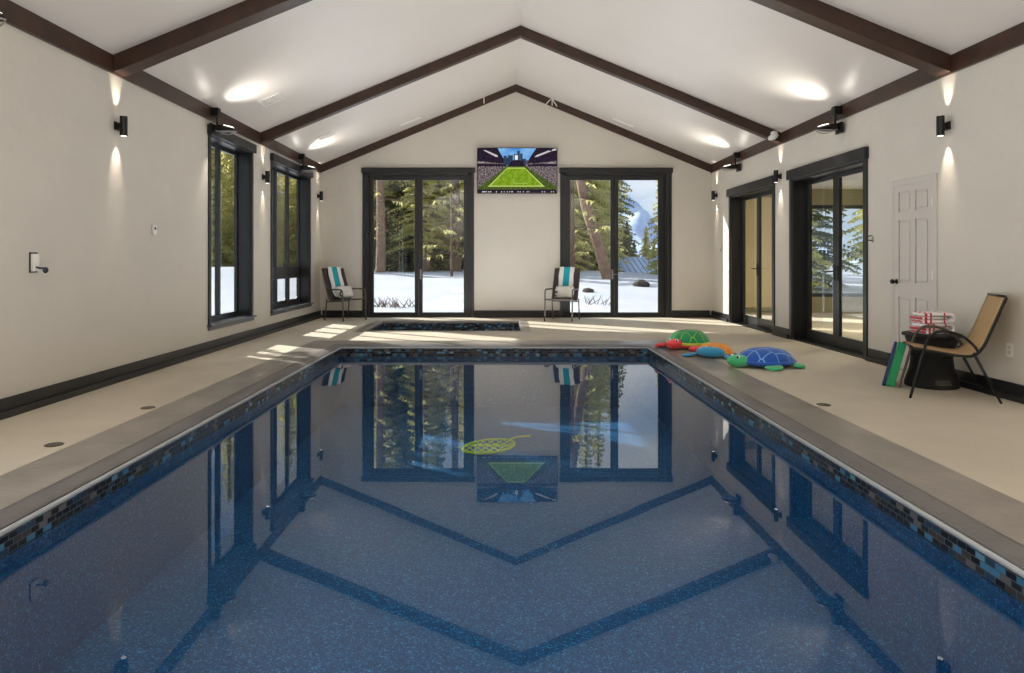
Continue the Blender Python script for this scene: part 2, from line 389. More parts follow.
tag(obj('spa_water', bm, M_water), 'still water in the small plunge pool', 'water', kind='stuff')
# deck drains
for k, (x, y, l) in enumerate(((-2.83, 5.45, 'small round bronze drain cover on the left deck, nearer the camera'), (-2.84, 5.45, ''), (0, 0, ''))[:0]): pass
def drain(px, py, label):
    sc = (py - 260) / CH
    bm = B(); lathe(bm, [(.055, 0), (.055, .003), (.048, .005), (.047, .003), (.0467, .003)], seg=24)
    o = obj('deck_drain', bm, M_drain); o.location = ((px-502)/sc, F/sc, .001)
    tag(o, label, 'drain', 'round drain covers in the pool deck'); return o
drain(148, 408, 'round bronze drain cover on the left deck, the farther of two')
drain(54, 445, 'round bronze drain cover on the left deck, nearest the camera')
drain(823.7, 405, 'round bronze drain cover on the right deck beside the coping')
drain(766, 333, 'tiny dark drain cover on the right deck near the sliding doors').scale = (.4, .4, 1)

# ------------------------------------------------------------------ baseboards and crown trim
def base(name, pts, side):
    bm = B()
    if side == 'L': box(bm, XL, pts[0], .05, XL+.018, pts[1], .145); box(bm, XL, pts[0], 0, XL+.05, pts[1], .055)
    if side == 'R': box(bm, XR-.018, pts[0], .05, XR, pts[1], .145); box(bm, XR-.05, pts[0], 0, XR, pts[1], .055)
    if side == 'B': box(bm, pts[0], YB-.018, .05, pts[1], YB, .145); box(bm, pts[0], YB-.05, 0, pts[1], YB, .055)
    return struct(name, bm, M_trim, bevel=.004)
base('baseboard_left', (YF, YB), 'L')
base('baseboard_right', (YF, 6.70), 'R'); base('baseboard_right', (7.53, 7.97), 'R'); base('baseboard_right', (10.17, 10.70), 'R'); base('baseboard_right', (12.88, YB), 'R')
base('baseboard_back', (XL+.05, -2.85), 'B'); base('baseboard_back', (-.565, 1.18), 'B'); base('baseboard_back', (3.465, XR-.05), 'B')
TH = .165
bm = B(); box(bm, XL, YF, ZE-TH, XL+.03, YB, ZE+.008); struct('trim_left', bm, M_wood, bevel=.003)
bm = B(); box(bm, XR-.03, YF, ZE-TH, XR, YB, ZE+.008); struct('trim_right', bm, M_wood, bevel=.003)
bm = B()
for s in (XL, XR): prism(bm, ((s, YB-.03, ZE-TH), (XC, YB-.03, ZR-.15), (XC, YB-.03, ZR+.005), (s, YB-.03, ZE+.005)), (0, .03, 0))
struct('trim_back', bm, M_wood)
# rafters
def rafter(y, depth, width, label):
    t = thing('ceiling_beam', label, 'beam', (0, y, 0))
    for s in (XL, XR):
        bm = B(); q = .03 if s == XL else -.03
        prism(bm, ((s+q, 0, ceil_z(s+q)-depth), (XC, 0, ZR-depth), (XC, 0, ZR+.01), (s+q, 0, ceil_z(s+q)+.01)), (0, width, 0))
        obj('rafter', bm, M_wood, t, bevel=.004)
    return t
rafter(10.43, .155, .13, 'dark brown boxed beam spanning the vault midway to the back wall')
rafter(6.48, .165, .20, 'dark brown boxed beam nearest the camera, cut by the top edge of view')
rafter(2.5, .165, .20, 'dark brown boxed beam overhead behind the photographed part of the hall')

# ------------------------------------------------------------------ back doors
def back_door(name, op, panes, hx, wide_right):
    d = struct(name); x0, x1, _, zt = op
    bm = B()
    cw = .075
    box(bm, x0-cw, YB-.022, 0, x0, YB, zt); box(bm, x1, YB-.022, 0, x1+cw, YB, zt)
    box(bm, x0-cw-.02, YB-.05, zt, x1+cw+.02, YB, zt+.105)
    obj('casing', bm, M_trim, d, bevel=.004)
    bm = B(); j = .05
    box(bm, x0, YB, 0, x0+j, YB+TW, zt); box(bm, x1-j, YB, 0, x1, YB+TW, zt); box(bm, x0, YB, zt-j, x1, YB+TW, zt); box(bm, x0, YB+.0, 0, x1, YB+TW, .03)
    obj('door_jamb', bm, M_frame, d, bevel=.003)
    edges = [x0+j, (panes[0][1]+panes[1][0])/2, x1-j]
    for k, (a, b) in enumerate(panes):
        la, lb = edges[k]+.002, edges[k+1]-.002; ya, yb = YB+.05, YB+.095
        bm = B(); za, zb = .10, 2.81
        box(bm, la, ya, .032, a, yb, zt-j-.002); box(bm, b, ya, .032, lb, yb, zt-j-.002)
        box(bm, a, ya, .032, b, yb, za); box(bm, a, ya, zb, b, yb, zt-j-.002)
        lf = obj('door_leaf', bm, M_frame, d, bevel=.004)
        bm = B(); box(bm, a-.01, ya+.018, za-.01, b+.01, ya+.026, zb+.01); obj('pane', bm, M_glass, lf)
        if k == hx:
            bm = B(); sx = la+.04 if k == 1 else lb-.04
            box(bm, sx-.016, ya-.008, .78, sx+.016, ya, .98); tube(bm, ((sx, ya-.006, .88), (sx, ya-.05, .88), (sx+.012, ya-.055, .88), (sx+.11, ya-.055, .88)), .008); obj('handle', bm, M_chrome, lf, smooth=False)
    return d
back_door('door_1', GL, ((-2.627, -1.788), (-1.627, -.784)), 1, 0)
back_door('door_2', GR, ((1.396, 2.224), (2.382, 3.198)), 0, 1)

# ------------------------------------------------------------------ left windows
def left_window(name, op, lites, rail=None):
    w = struct(name); y0, y1, z0, z1 = op
    bm = B(); c = .07
    box(bm, XL, y0-c, z0-.03, XL+.02, y0, z1); box(bm, XL, y1, z0-.03, XL+.02, y1+c, z1)
    box(bm, XL, y0-c-.02, z1, XL+.06, y1+c+.02, z1+.125)
    obj('casing', bm, M_trim, w, bevel=.004)
    bm = B(); box(bm, XL-.2, y0, z0-.012, XL, y1, z0+.012); box(bm, XL, y0-c-.02, z0-.012, XL+.06, y1+c+.02, z0+.012); box(bm, XL, y0-c, z0-.06, XL+.03, y1+c, z0-.012); obj('window_sill', bm, M_sill, w, bevel=.004)
    bm = B()
    xi = XL-TW; t = .012
    box(bm, xi, y0, z0+.012, XL, y0+t, z1); box(bm, xi, y1-t, z0+.012, XL, y1, z1); box(bm, xi, y0+t, z1-t, XL, y1-t, z1)
    obj('window_jamb', bm, M_trim, w)
    xa, xb = XL-.225, XL-.185; fr = .05; m = .06
    bm = B()
    box(bm, xa, y0+t, z0+.012, xb, y0+fr, z1-t); box(bm, xa, y1-fr, z0+.012, xb, y1-t, z1-t)
    box(bm, xa, y0+fr, z0+.012, xb, y1-fr, z0+.08); box(bm, xa, y0+fr, z1-.06, xb, y1-fr, z1-t)
    ys = [y0+fr + (y1-y0-2*fr)*k/lites for k in range(lites+1)]
    for y in ys[1:-1]: box(bm, xa-.0, y-m/2, z0+.08, xb+.02, y+m/2, z1-.06)
    if rail: box(bm, xa, y0+fr, rail[0], xb+.015, y1-fr, rail[1])
    obj('window_frame', bm, M_frame, w, bevel=.003)
    for k in range(lites):
        a = ys[k] + (m/2 if k else 0); b = ys[k+1] - (m/2 if k < lites-1 else 0)
        segs = [(z0+.08, z1-.06)] if not rail else [(z0+.08, rail[0]), (rail[1], z1-.06)]
        for n_, (za, zb) in enumerate(segs):
            bm = B(); box(bm, xa+.012, a-.008, za-.008, xa+.02, b+.008, zb+.008); pn = obj('pane', bm, M_glass, w)
            if rail and n_ == 0:
                bm = B(); f = .03
                box(bm, xb-.004, a+.001, za, xb+.018, a+f, zb); box(bm, xb-.004, b-f, za, xb+.018, b-.001, zb); box(bm, xb-.004, a+f, za, xb+.018, b-f, za+f); box(bm, xb-.004, a+f, zb-f, xb+.018, b-f, zb)
                s = obj('awning_sash', bm, M_frame, w)
                bm = B(); cy = (a+b)/2; box(bm, xb+.018, cy-.03, za+.004, xb+.05, cy+.03, za+.03); tube(bm, ((xb+.04, cy, za+.03), (xb+.06, cy+.02, za+.06), (xb+.055, cy+.07, za+.055)), .008); obj('crank_handle', bm, M_black, s)
left_window('window_1', W1, 2)
left_window('window_2', W2, 3, (.87, 1.05))
left_window('window_3', (-.4, 3.6, .5, 2.76), 4)

# ------------------------------------------------------------------ right glazed doors
def right_door(name, op, sh, s):
    d = struct(name); y0, y1, _, zt = op; c = .085
    bm = B()
    box(bm, XR-.02, y0-c, 0, XR, y0, zt); box(bm, XR-.02, y1, 0, XR, y1+c, zt); box(bm, XR-.055, y0-c-.02, zt, XR, y1+c+.02, zt+.14)
    obj('casing', bm, M_trim, d, bevel=.004)
    t = .03; bm = B()
    box(bm, XR, y0, 0, XR+TW, y0+t, zt); box(bm, XR, y1-t, 0, XR+TW, y1, zt); box(bm, XR, y0+t, zt-t, XR+TW, y1-t, zt); box(bm, XR+.0, y0+t, 0, XR+TW, y1-t, .012)
    obj('door_jamb', bm, M_trim, d)
    xa, xb = XR+.19, XR+.235; ym = (y0+y1)/2+sh
    for k, (a, b) in enumerate(((y0+t+.002, ym-.002), (ym+.002, y1-t-.002))):
        za, zb = .16, zt-t-.03; bm = B()
        box(bm, xa, a, .014, xb, a+s, zt-t-.002); box(bm, xa, b-s, .014, xb, b, zt-t-.002); box(bm, xa, a+s, .014, xb, b-s, za); box(bm, xa, a+s, zb-.03, xb, b-s, zt-t-.002)
        lf = obj('door_leaf', bm, M_frame, d, bevel=.004)
        bm = B(); box(bm, xa+.018, a+s-.01, za-.01, xa+.026, b-s+.01, zb-.02); obj('pane', bm, M_glass, lf)
        sy = b-s/2 if k == 0 else a+s/2; dr = -1 if k == 0 else 1
        bm = B(); box(bm, xa-.008, sy-.018, .90, xa, sy+.018, 1.10); tube(bm, ((xa-.004, sy, 1.02), (xa-.05, sy, 1.02), (xa-.055, sy+dr*.01, 1.02), (xa-.055, sy+dr*.12, 1.02)), .009); obj('handle', bm, M_black, lf)
right_door('door_3', DA, .16, .06); right_door('door_4', DB, .08, .08)
# white six-panel door
d5 = struct('door_5'); y0, y1, _, zt = DP
bm = B(); c = .05
box(bm, XR-.015, y0-c, 0, XR, y0+.01, zt+c); box(bm, XR-.015, y1-.01, 0, XR, y1+c, zt+c); box(bm, XR-.015, y0+.01, zt-.01, XR, y1-.01, zt+c); obj('casing', bm, M_door, d5, bevel=.004)
bm = B(); yw = y1-y0; box(bm, XR+.006, y0, .008, XR+.03, y1, zt)
cols = ((y0+.09, y0+yw/2-.04), (y0+yw/2+.04, y1-.09)); rows = ((.18, .78), (.93, 1.60), (1.69, 1.90))
ys = sorted({y0+.002, y1-.002} | {v for q in cols for v in q}); zs = sorted({.008, zt-.002} | {v for q in rows for v in q})
for i in range(len(ys)-1):
    for j in range(len(zs)-1):
        cy, cz = (ys[i]+ys[i+1])/2, (zs[j]+zs[j+1])/2
        if any(a < cy < b for a, b in cols) and any(a < cz < b for a, b in rows): continue
        box(bm, XR-.008, ys[i], zs[j], XR+.006, ys[i+1], zs[j+1])
bmesh.ops.remove_doubles(bm, verts=bm.verts, dist=1e-5)
leaf = obj('door_leaf', bm, M_door, d5)
for a, b in cols:
    for c_, e_ in rows:
        bm = B(); vs = box(bm, XR-.004, a+.022, c_+.022, XR+.006, b-.022, e_-.022)
        obj('door_panel', bm, M_door, leaf, bevel=.008)
bm = B(); sy = y1-.055; tube(bm, ((XR-.008, sy, .94), (XR-.014, sy, .94)), .028, 20); tube(bm, ((XR-.012, sy, .94), (XR-.04, sy, .94)), .01); ellipsoid(bm, (XR-.055, sy, .94), (.022, .027, .027)); obj('door_knob', bm, M_black, leaf, smooth=True)
for z in (.25, 1.02, 1.75):
    bm = B(); tube(bm, ((XR-.018, y0+.004, z-.045), (XR-.018, y0+.004, z+.045)), .006); obj('hinge', bm, M_white, leaf)

# ------------------------------------------------------------------ adjoining sunroom on the right
AX0, AX1, AY0, AY1 = XR+TW, 9.6, 5.5, 15.2
bm = B(); box(bm, AX0, AY0, -.25, AX1, AY1, 0); struct('floor_sunroom', bm, M_deck)
bm = B(); box(bm, AX0, AY0, 2.75, AX1, AY1, 2.9); struct('ceiling_sunroom', bm, M_ceil)
bm = B(); box(bm, AX0, AY0-.2, -.2, AX1, AY0, 2.9); struct('wall_sunroom_front', bm, M_beige)
bm = B(); xs = [(AX0, AY1, 0, 6.45, AY1+.2, 2.9), (6.45, AY1, 0, 8.5, AY1+.2, .35), (6.45, AY1, 2.4, 8.5, AY1+.2, 2.9), (8.5, AY1, 0, AX1, AY1+.2, 2.9)]
for q in xs: box(bm, *q)
struct('wall_sunroom_back', bm, M_beige)
bm = B()
for k in range(30): box(bm, 5.41+.019*k, AY1-.05, .12, 5.41+.019*k+.017, AY1-.035, 2.49)
box(bm, 5.38, AY1-.07, 2.49, 6.01, AY1-.001, 2.56)
tag(obj('vertical_blind', bm, M_cream), 'cream vertical blind hanging in the side room, seen through the farther glass doors', 'blind')
w4 = struct('window_4'); bm = B()
for q in ((6.45, AY1+.05, .35, 6.53, AY1+.12, 2.4), (8.42, AY1+.05, .35, 8.5, AY1+.12, 2.4), (7.42, AY1+.05, .43, 7.52, AY1+.12, 2.32), (6.53, AY1+.05, .35, 8.42, AY1+.12, .43), (6.53, AY1+.05, 2.32, 8.42, AY1+.12, 2.4)): box(bm, *q)
obj('window_frame', bm, M_frame, w4)
bm = B(); box(bm, 6.53, AY1+.08, .43, 7.42, AY1+.088, 2.32); obj('pane', bm, M_glass, w4)
bm = B(); box(bm, 7.52, AY1+.08, .43, 8.42, AY1+.088, 2.32); obj('pane', bm, M_glass, w4)
bm = B()
for q in ((AX1, AY0, 0, AX1+.2, AY1, .5), (AX1, AY0, 2.4, AX1+.2, AY1, 2.9), (AX1, AY0, .5, AX1+.2, 7, 2.4), (AX1, 14, .5, AX1+.2, AY1, 2.4)): box(bm, *q)
struct('wall_sunroom_right', bm, M_beige)
lamp('sunroom_fill', 'AREA', (7, 11, 2.7), (0, 0, -1), 90, (1, .88, .62), shape='DISK', size=.7)  # warm fill light added to brighten the side room
def added_ceiling_lamp():  # fixture added to go with the side room fill light
    t = thing('added_ceiling_lamp', 'added round glowing ceiling lamp in the side room beyond the glass doors', 'lamp', (6.6, 10.9, 2.75))
    bm = B(); lathe(bm, [(.16, 0), (.16, -.02), (.14, -.03)]); obj('base', bm, M_black, t)
    bm = B(); lathe(bm, [(.135, -.03), (.12, -.07), (.07, -.095), (.01, -.1)]); obj('shade', bm, M_lens, t, smooth=True)
added_ceiling_lamp()

# ------------------------------------------------------------------ wall sconces (up/down cylinders)
def sconce_parts(t, s):
    # local: wall plane at x=0, room towards +x*s
    bm = B(); box(bm, min(0, s*.02), -.04, -.04, max(0, s*.02), .04, .04); obj('back_plate', bm, M_black, t, bevel=.004)
    bm = B(); tube(bm, ((s*.018, 0, 0), (s*.05, 0, 0)), .028, 16); obj('arm', bm, M_black, t)
    bm = B(); lathe(bm, [(.026, -.091), (.034, -.095), (.035, -.09), (.035, .09), (.034, .095), (.026, .091)], (s*.075, 0, 0), 28); obj('cylinder', bm, M_black, t, smooth=False)
    for z, n_ in ((.094, 'lens'), (-.094, 'lens')):
        bm = B(); lathe(bm, [(.025, z-.003), (.025, z+.003)], (s*.075, 0, 0), 20); obj(n_, bm, M_lens, t)
ZS = 2.46
sc_l = None; sc_r = None
Lnames = {2.75: 'out of view beside the camera', 6.57: 'alone on the blank plaster between the corner of view and the first window', 10.60: 'between the two tall windows', 13.75: 'in the far left corner past the second window'}
Rnames = {2.75: 'out of view beside the camera', 6.56: 'above the white panelled door', 10.50: 'between the two glazed double doors', 13.62: 'in the far right corner past the double doors'}
for s, X, names, side in ((1, XL, Lnames, 'left'), (-1, XR, Rnames, 'right')):
    proto = None
    for y, nm in names.items():
        lab = 'black cylinder up-down sconce on the %s wall, %s' % (side, nm)
        lab = {('left', 6.57): 'black cylinder wall sconce alone on blank left wall, nearest the camera',
               ('left', 10.60): 'black cylinder wall sconce between the two tall left windows',
               ('left', 13.75): 'black cylinder wall sconce in the far left corner above the striped-towel chair',
               ('right', 6.56): 'black cylinder wall sconce above and right of the white panelled door',
               ('right', 10.50): 'black cylinder wall sconce between the two glazed doors on the right',
               ('right', 13.62): 'black cylinder wall sconce in the far right corner',
               ('left', 2.75): 'black cylinder wall sconce on left wall beside the camera',
               ('right', 2.75): 'black cylinder wall sconce on right wall beside the camera'}[(side, y)]
        if proto is None:
            proto = thing('wall_sconce', lab, 'wall lamp', (X, y, ZS), 0, 'black up-down sconces along the side walls'); sconce_parts(proto, s)
        else: dup(proto, (X, y, ZS), 0, lab)
        for dz in (1, -1):
            lamp('sconce_beam', 'SPOT', (X+s*.075, y, ZS+dz*.10), (-s*.30, 0, dz), 20, (1, .86, .72), spot_size=R(44), spot_blend=.7, shadow_soft_size=.025)
# ------------------------------------------------------------------ hanging flood lights
def flood_parts(t, s):
    bm = B(); box(bm, s*.0 if s > 0 else -.10, -.045, -.10, .10 if s > 0 else 0, .045, .0); obj('junction_box', bm, M_black, t, bevel=.004)
    bm = B(); tube(bm, ((s*.07, 0, -.09), (s*.07, 0, -.22)), .014, 12); obj('rod', bm, M_black, t)
    bm = B(); box(bm, min(s*-.0, s*.035), -.075, -.34, max(0, s*.035), .075, -.20); box(bm, min(s*.03, s*.10), -.03, -.30, max(s*.03, s*.10), .03, -.215); obj('bracket', bm, M_black, t, bevel=.005)
    # shield-shaped head projecting into the room, drooping tip
    bm = B(); top = []; bot = []
    prof = [(.07, .075, -.215, -.30), (.12, .10, -.215, -.30), (.18, .115, -.225, -.30), (.24, .10, -.24, -.295), (.29, .07, -.255, -.29), (.31, .03, -.265, -.28)]
    rings = []
    for x, hw, zt_, zb_ in prof:
        ring = []
        for yy, zz in ((-hw, (zt_+zb_)/2), (-hw*.8, zt_-.01), (0, zt_), (hw*.8, zt_-.01), (hw, (zt_+zb_)/2), (hw*.7, zb_), (-hw*.7, zb_)):
            ring.append(bm.verts.new((s*x, yy, zz)))
        rings.append(ring)
    for A, C in zip(rings, rings[1:]):
        for k in range(7): bm.faces.new((A[k], A[(k+1) % 7], C[(k+1) % 7], C[k]))
    bm.faces.new(rings[0]); bm.faces.new(rings[-1][::-1])
    obj('lamp_head', bm, M_black, t, smooth=False, bevel=.006)
    bm = B(); box(bm, min(s*.17, s*.27), -.045, -.228, max(s*.17, s*.27), .045, -.218)
    for v in bm.verts:
        if abs(v.co.x) > .22: v.co.z -= .022
    obj('lens', bm, M_lens, t)
    bm = B(); tube(bm, bez(((s*.08, -.08, -.30), (s*.17, -.12, -.315), (s*.30, -.03, -.30), (s*.30, .03, -.30), (s*.17, .12, -.315), (s*.08, .08, -.30))), .006, 8); obj('guard_rail', bm, M_chrome, t, smooth=True)
FL = {'left': {8.66: 'black hanging flood lamp over the first tall left window', 12.41: 'black hanging flood lamp over the second left window with small lower lites', 4.62: 'black hanging flood lamp at the top left edge of view', 1.1: 'black hanging flood lamp on left wall beside the camera'},
      'right': {8.58: 'black hanging flood lamp over the nearer glazed double door', 12.25: 'black hanging flood lamp over the farther glazed double door', 4.62: 'black hanging flood lamp on right wall just outside the view', 1.1: 'black hanging flood lamp on right wall beside the camera'}}
for s, X, side in ((1, XL+.03, 'left'), (-1, XR-.03, 'right')):
    proto = None
    for y, lab in FL[side].items():
        if proto is None: proto = thing('flood_lamp', lab, 'flood lamp', (X, y, 3.10), 0, 'black flood lamps hanging under the side trim'); flood_parts(proto, s)
        else: dup(proto, (X, y, 3.10), 0, lab)
        lamp('flood_up_beam', 'SPOT', (X+s*.20, y, 2.88), (s*1.5, 0, 1), 90, (1, .95, .88), spot_size=R(120), spot_blend=1, shadow_soft_size=.10)
        lamp('flood_down_beam', 'SPOT', (X+s*.20, y, 2.78), (-s*.15, 0, -1), 22, (1, .93, .84), spot_size=R(60), spot_blend=.7, shadow_soft_size=.04)
        lamp('flood_side_beam', 'SPOT', (X+s*.15, y-.15, 2.90), (s*.0, -1, .8), 2, (1, .93, .84), spot_size=R(60), spot_blend=.9, shadow_soft_size=.04)

# ------------------------------------------------------------------ ceiling vents and small fittings
def on_ceiling(px, py):
    dx, dz = (px-502)/F, (260-py)/F
    # CH + dz*Y = ceil_z(dx*Y)
    lo, hi = 1, 20
    for _ in range(60):
        m = (lo+hi)/2
        if CH + dz*m < ceil_z(dx*m): lo = m
        else: hi = m
    return Vector((dx*lo, lo, ceil_z(dx*lo)))
def slope_rot(x): a = math.atan(SL) if x < XC else -math.atan(SL); return (0, -a, 0)
def vent(name, px, py, w, l, label, cat, slots):
    p = on_ceiling(px, py); t = thing(name, label, cat, p); t.rotation_euler = slope_rot(p.x)
    bm = B(); f = .025
    for q in ((-w, -l, w, -l+f), (-w, l-f, w, l), (-w, -l+f, -w+f, l-f), (w-f, -l+f, w, l-f)): box(bm, q[0], q[1], -.012, q[2], q[3], .004)
    obj('frame', bm, M_white, t)
    bm = B(); n_ = slots
    for k in range(n_):
        if w > l: 
            y = -l+f+(2*l-2*f)*(k+.5)/n_; box(bm, -w+f, y-.006, -.010, w-f, y+.002, -.001)
        else:
            x = -w+f+(2*w-2*f)*(k+.5)/n_; box(bm, x-.006, -l+f, -.010, x+.002, l-f, -.001)
    obj('louvers', bm, M_white, t)
vent('ceiling_vent', 271.6, 99.6, .15, .15, 'square white vent on left ceiling slope above the first window', 'vent', 7)
vent('ceiling_vent', 325, 136, .13, .13, 'square white vent on left ceiling slope near back corner', 'vent', 7)
vent('linear_vent', 411, 121, .22, .05, 'slim white slot vent on left ceiling slope near back wall', 'vent', 2)
vent('linear_vent', 623, 122.5, .22, .05, 'slim white slot vent on right ceiling slope near back wall', 'vent', 2)
def bracket(px, py, two, label):
    x = (px-502)/49; z = CH + (260-py)/49
    bm = B(); tube(bm, ((x, YB-.045, z+.07), (x, YB-.045, z-.07)), .011, 8)
    if two: tube(bm, ((x-.02, YB-.045, z+.07), (x-.13, YB-.045, z-.05)), .011, 8); tube(bm, ((x+.01, YB-.045, z+.05), (x+.1, YB-.045, z-.09)), .011, 8)
    tube(bm, ((x, YB-.045, z+.04), (x, YB-.02, z+.04)), .010, 8)
    tag(obj('trim_bracket', bm, M_white), label, 'bracket')
bracket(484, 100.5, False, 'thin white upright bracket on the back crown trim, left of ridge')
bracket(552, 102.5, True, 'white forked bracket on the back crown trim, right of ridge')
# white camera at the right end of the mid beam
t = thing('security_camera', 'small white two-piece camera at the right foot of the middle beam', 'camera', (4.12, 10.34, 3.06))
bm = B(); lathe(bm, [(.035, 0), (.05, .01), (.05, .05), (.035, .06)], (0, 0, 0)); obj('mount', bm, M_white, t, smooth=False)
bm = B(); ellipsoid(bm, (-.03, -.04, -.03), (.085, .045, .045), Matrix.Rotation(R(-25), 3, 'Y')); obj('camera_body', bm, M_white, t, smooth=True)
bm = B(); tube(bm, ((0, -.01, .01), (-.02, -.03, -.02)), .015); obj('joint', bm, M_white, t)
# left wall controls
def wall_y_left(px): return F * (-XL) / (502 - px)
t = thing('towel_hook_box', 'small white box with dark hanging lanyard on left wall', 'wall control', (XL, wall_y_left(33), CH - (262-260)/135*1.0 + .0))
bm = B(); box(bm, 0, -.035, -.075, .03, .035, .065); obj('housing', bm, M_white, t, bevel=.006)
bm = B(); box(bm, 0, -.045, -.085, .006, .045, .075); obj('back_plate', bm, M_black, t)
bm = B(); tube(bm, ((.02, 0, -.04), (.06, -.01, -.05), (.11, -.015, -.05)), .008); ellipsoid(bm, (.11, -.015, -.065), (.02, .02, .025)); obj('plug', bm, mat('dark_blue_plastic', srgb(40, 42, 70), .5), t, smooth=True)
t = thing('thermostat', 'small pale thermostat high on the left wall before the first window', 'thermostat', (XL, wall_y_left(153), CH + 30/94))
bm = B(); box(bm, 0, -.035, -.05, .025, .035, .05); obj('housing', bm, M_white, t, bevel=.005)
bm = B(); box(bm, .0252, -.018, .005, .027, .018, .03); obj('display', bm, M_black, t)
# right wall: outlet, lever, corner plate
sc = (1010-502)/XR; t = thing('wall_outlet', 'white duplex power outlet low on right wall behind tan chair', 'outlet', (XR, F/sc, CH-90/sc))
bm = B(); box(bm, -.006, -.036, -.058, 0, .036, .058); obj('cover_plate', bm, M_white, t, bevel=.002)
for dz in (.02, -.02):
    bm = B(); box(bm, -.009, -.016, dz-.014, -.006, .016, dz+.014); obj('socket', bm, M_door, t)
sc = (873-502)/XR; t = thing('wall_hook', 'small dark metal hook on right wall beside the nearer glass doors', 'hook', (XR, F/sc, CH+22/sc))
bm = B(); box(bm, -.008, -.012, -.05, 0, .012, .02); obj('back_plate', bm, M_chrome, t)
bm = B(); tube(bm, bez(((-.006, 0, -.03), (-.05, .02, -.02), (-.07, -.02, .01), (-.05, -.06, .03))), .006, 8); obj('hook_arm', bm, M_black, t, smooth=True)
sc = (721-502)/XR; t = thing('wall_switch', 'small light switch on the far right wall near the corner', 'switch', (XR, F/sc, CH+.2))
bm = B(); box(bm, -.006, -.036, -.058, 0, .036, .058); obj('cover_plate', bm, M_door, t, bevel=.002)
bm = B(); box(bm, -.012, -.008, -.018, -.006, .008, .018); obj('toggle', bm, M_black, t)

# ------------------------------------------------------------------ television with stadium picture
def emi(name, c, s=1.0, noise_=None):
    m = bpy.data.materials.new(name); m.use_nodes = True; n = m.node_tree.nodes; l = m.node_tree.links; n.clear()
    e_ = n.new('ShaderNodeEmission'); e_.inputs[0].default_value = c; e_.inputs[1].default_value = s
    o = n.new('ShaderNodeOutputMaterial'); l.new(e_.outputs[0], o.inputs[0])
    if noise_:
        c2, sc_ = noise_; t = n.new('ShaderNodeTexCoord'); x = n.new('ShaderNodeTexNoise'); x.inputs['Scale'].default_value = sc_; x.inputs['Detail'].default_value = 3
        r = n.new('ShaderNodeValToRGB'); r.color_ramp.elements[0].position = .38; r.color_ramp.elements[1].position = .68; r.color_ramp.elements[0].color = c; r.color_ramp.elements[1].color = c2
        l.new(t.outputs['Object'], x.inputs[0]); l.new(x.outputs['Fac'], r.inputs[0]); l.new(r.outputs[0], e_.inputs[0])
    return m
TVW, TVH = 1.63, .93
tv = thing('television', 'wide flat television showing a green football stadium, between the back doors', 'television', ((517.2-502)/49.2, YB-.08, CH+(260-170.6)/49.3))
bm = B(); box(bm, -TVW/2, -.0, -TVH/2, TVW/2, .035, TVH/2); obj('housing', bm, M_black, tv, bevel=.004)
bm = B(); box(bm, -.3, .035, -.2, .3, .08, .2); obj('wall_mount', bm, M_black, tv)
bm = B()
def tvp(pts, mi, lay):
    # pts in picture coords of the zoomed crop: x 115..890, y 120..565
    f = bm.faces.new([bm.verts.new(((x-502.5)/775*(TVW-.02), -.0015-.0006*lay, -(y-342.5)/445*(TVH-.02))) for x, y in pts]); f.material_index = mi
    return f
tvm = [emi('tv_crowd', srgb(62, 50, 60), .9, (srgb(165, 150, 150), 32)), emi('tv_sky', srgb(70, 140, 215), 1, (srgb(150, 195, 235), 3)), emi('tv_grass', srgb(112, 146, 30), 1, (srgb(140, 172, 48), 14)),
       emi('tv_line', srgb(190, 208, 110)), emi('tv_dark', srgb(20, 18, 28), 1, (srgb(60, 48, 66), 40)), emi('tv_light', srgb(200, 195, 200)), emi('tv_city', srgb(28, 40, 70), 1, (srgb(70, 90, 110), 60)), emi('tv_dim_grass', srgb(88, 110, 40), .9, (srgb(70, 72, 50), 20)), emi('tv_white', srgb(235, 240, 245))]
tvp(((115,120),(890,120),(890,565),(115,565)), 0, 0)
tvp(((310,120),(690,120),(640,230),(560,250),(400,250),(350,210)), 1, 1)
tvp(((115,120),(310,120),(355,200),(400,270),(330,270),(115,245)), 4, 2); tvp(((690,120),(890,120),(890,245),(680,270),(600,265),(640,190)), 4, 2)
tvp(((115,275),(330,275),(395,285),(400,300),(115,300)), 4, 2); tvp(((890,275),(680,275),(610,285),(600,300),(890,300)), 4, 2)
tvp(((170,140),(195,140),(310,190),(312,208),(290,205)), 5, 3); tvp(((810,142),(835,150),(700,205),(670,210),(690,190)), 5, 3)
tvp(((850,128),(885,122),(885,140),(835,150)), 5, 3)
for a, b, h in ((370, 400, 195), (412, 460, 190), (470, 500, 180), (502, 528, 145), (530, 555, 172), (555, 590, 225), (395, 412, 215)): tvp(((a,h),(b,h),(b,285),(a,285)), 6, 3)
tvp(((480,190),(508,190),(508,235),(480,235)), 8, 4); tvp(((455,240),(550,240),(590,300),(410,300)), 4, 4)
for a in range(5): tvp(((120+a*14, 258),(128+a*14, 258),(128+a*14, 266),(120+a*14, 266)), 5, 3); tvp(((800+a*14, 262),(808+a*14, 262),(808+a*14, 270),(800+a*14, 270)), 5, 3)
tvp(((400,300),(585,300),(885,500),(885,530),(115,530),(115,520),(330,350)), 7, 4)
tvp(((405,318),(575,318),(765,500),(225,500)), 2, 5)
tvp(((405,312),(575,312),(580,322),(400,322)), 3, 6); tvp(((222,491),(763,491),(770,502),(216,502)), 3, 6)
tvp(((402,316),(410,316),(236,500),(218,500)), 3, 6); tvp(((570,316),(578,316),(768,500),(750,500)), 3, 6)
tvp(((465,420),(469,420),(471,470),(467,470)), 3, 6); tvp(((465,466),(600,466),(601,470),(465,470)), 3, 6)
tvp(((115,530),(885,530),(885,563),(115,563)), 4, 5)
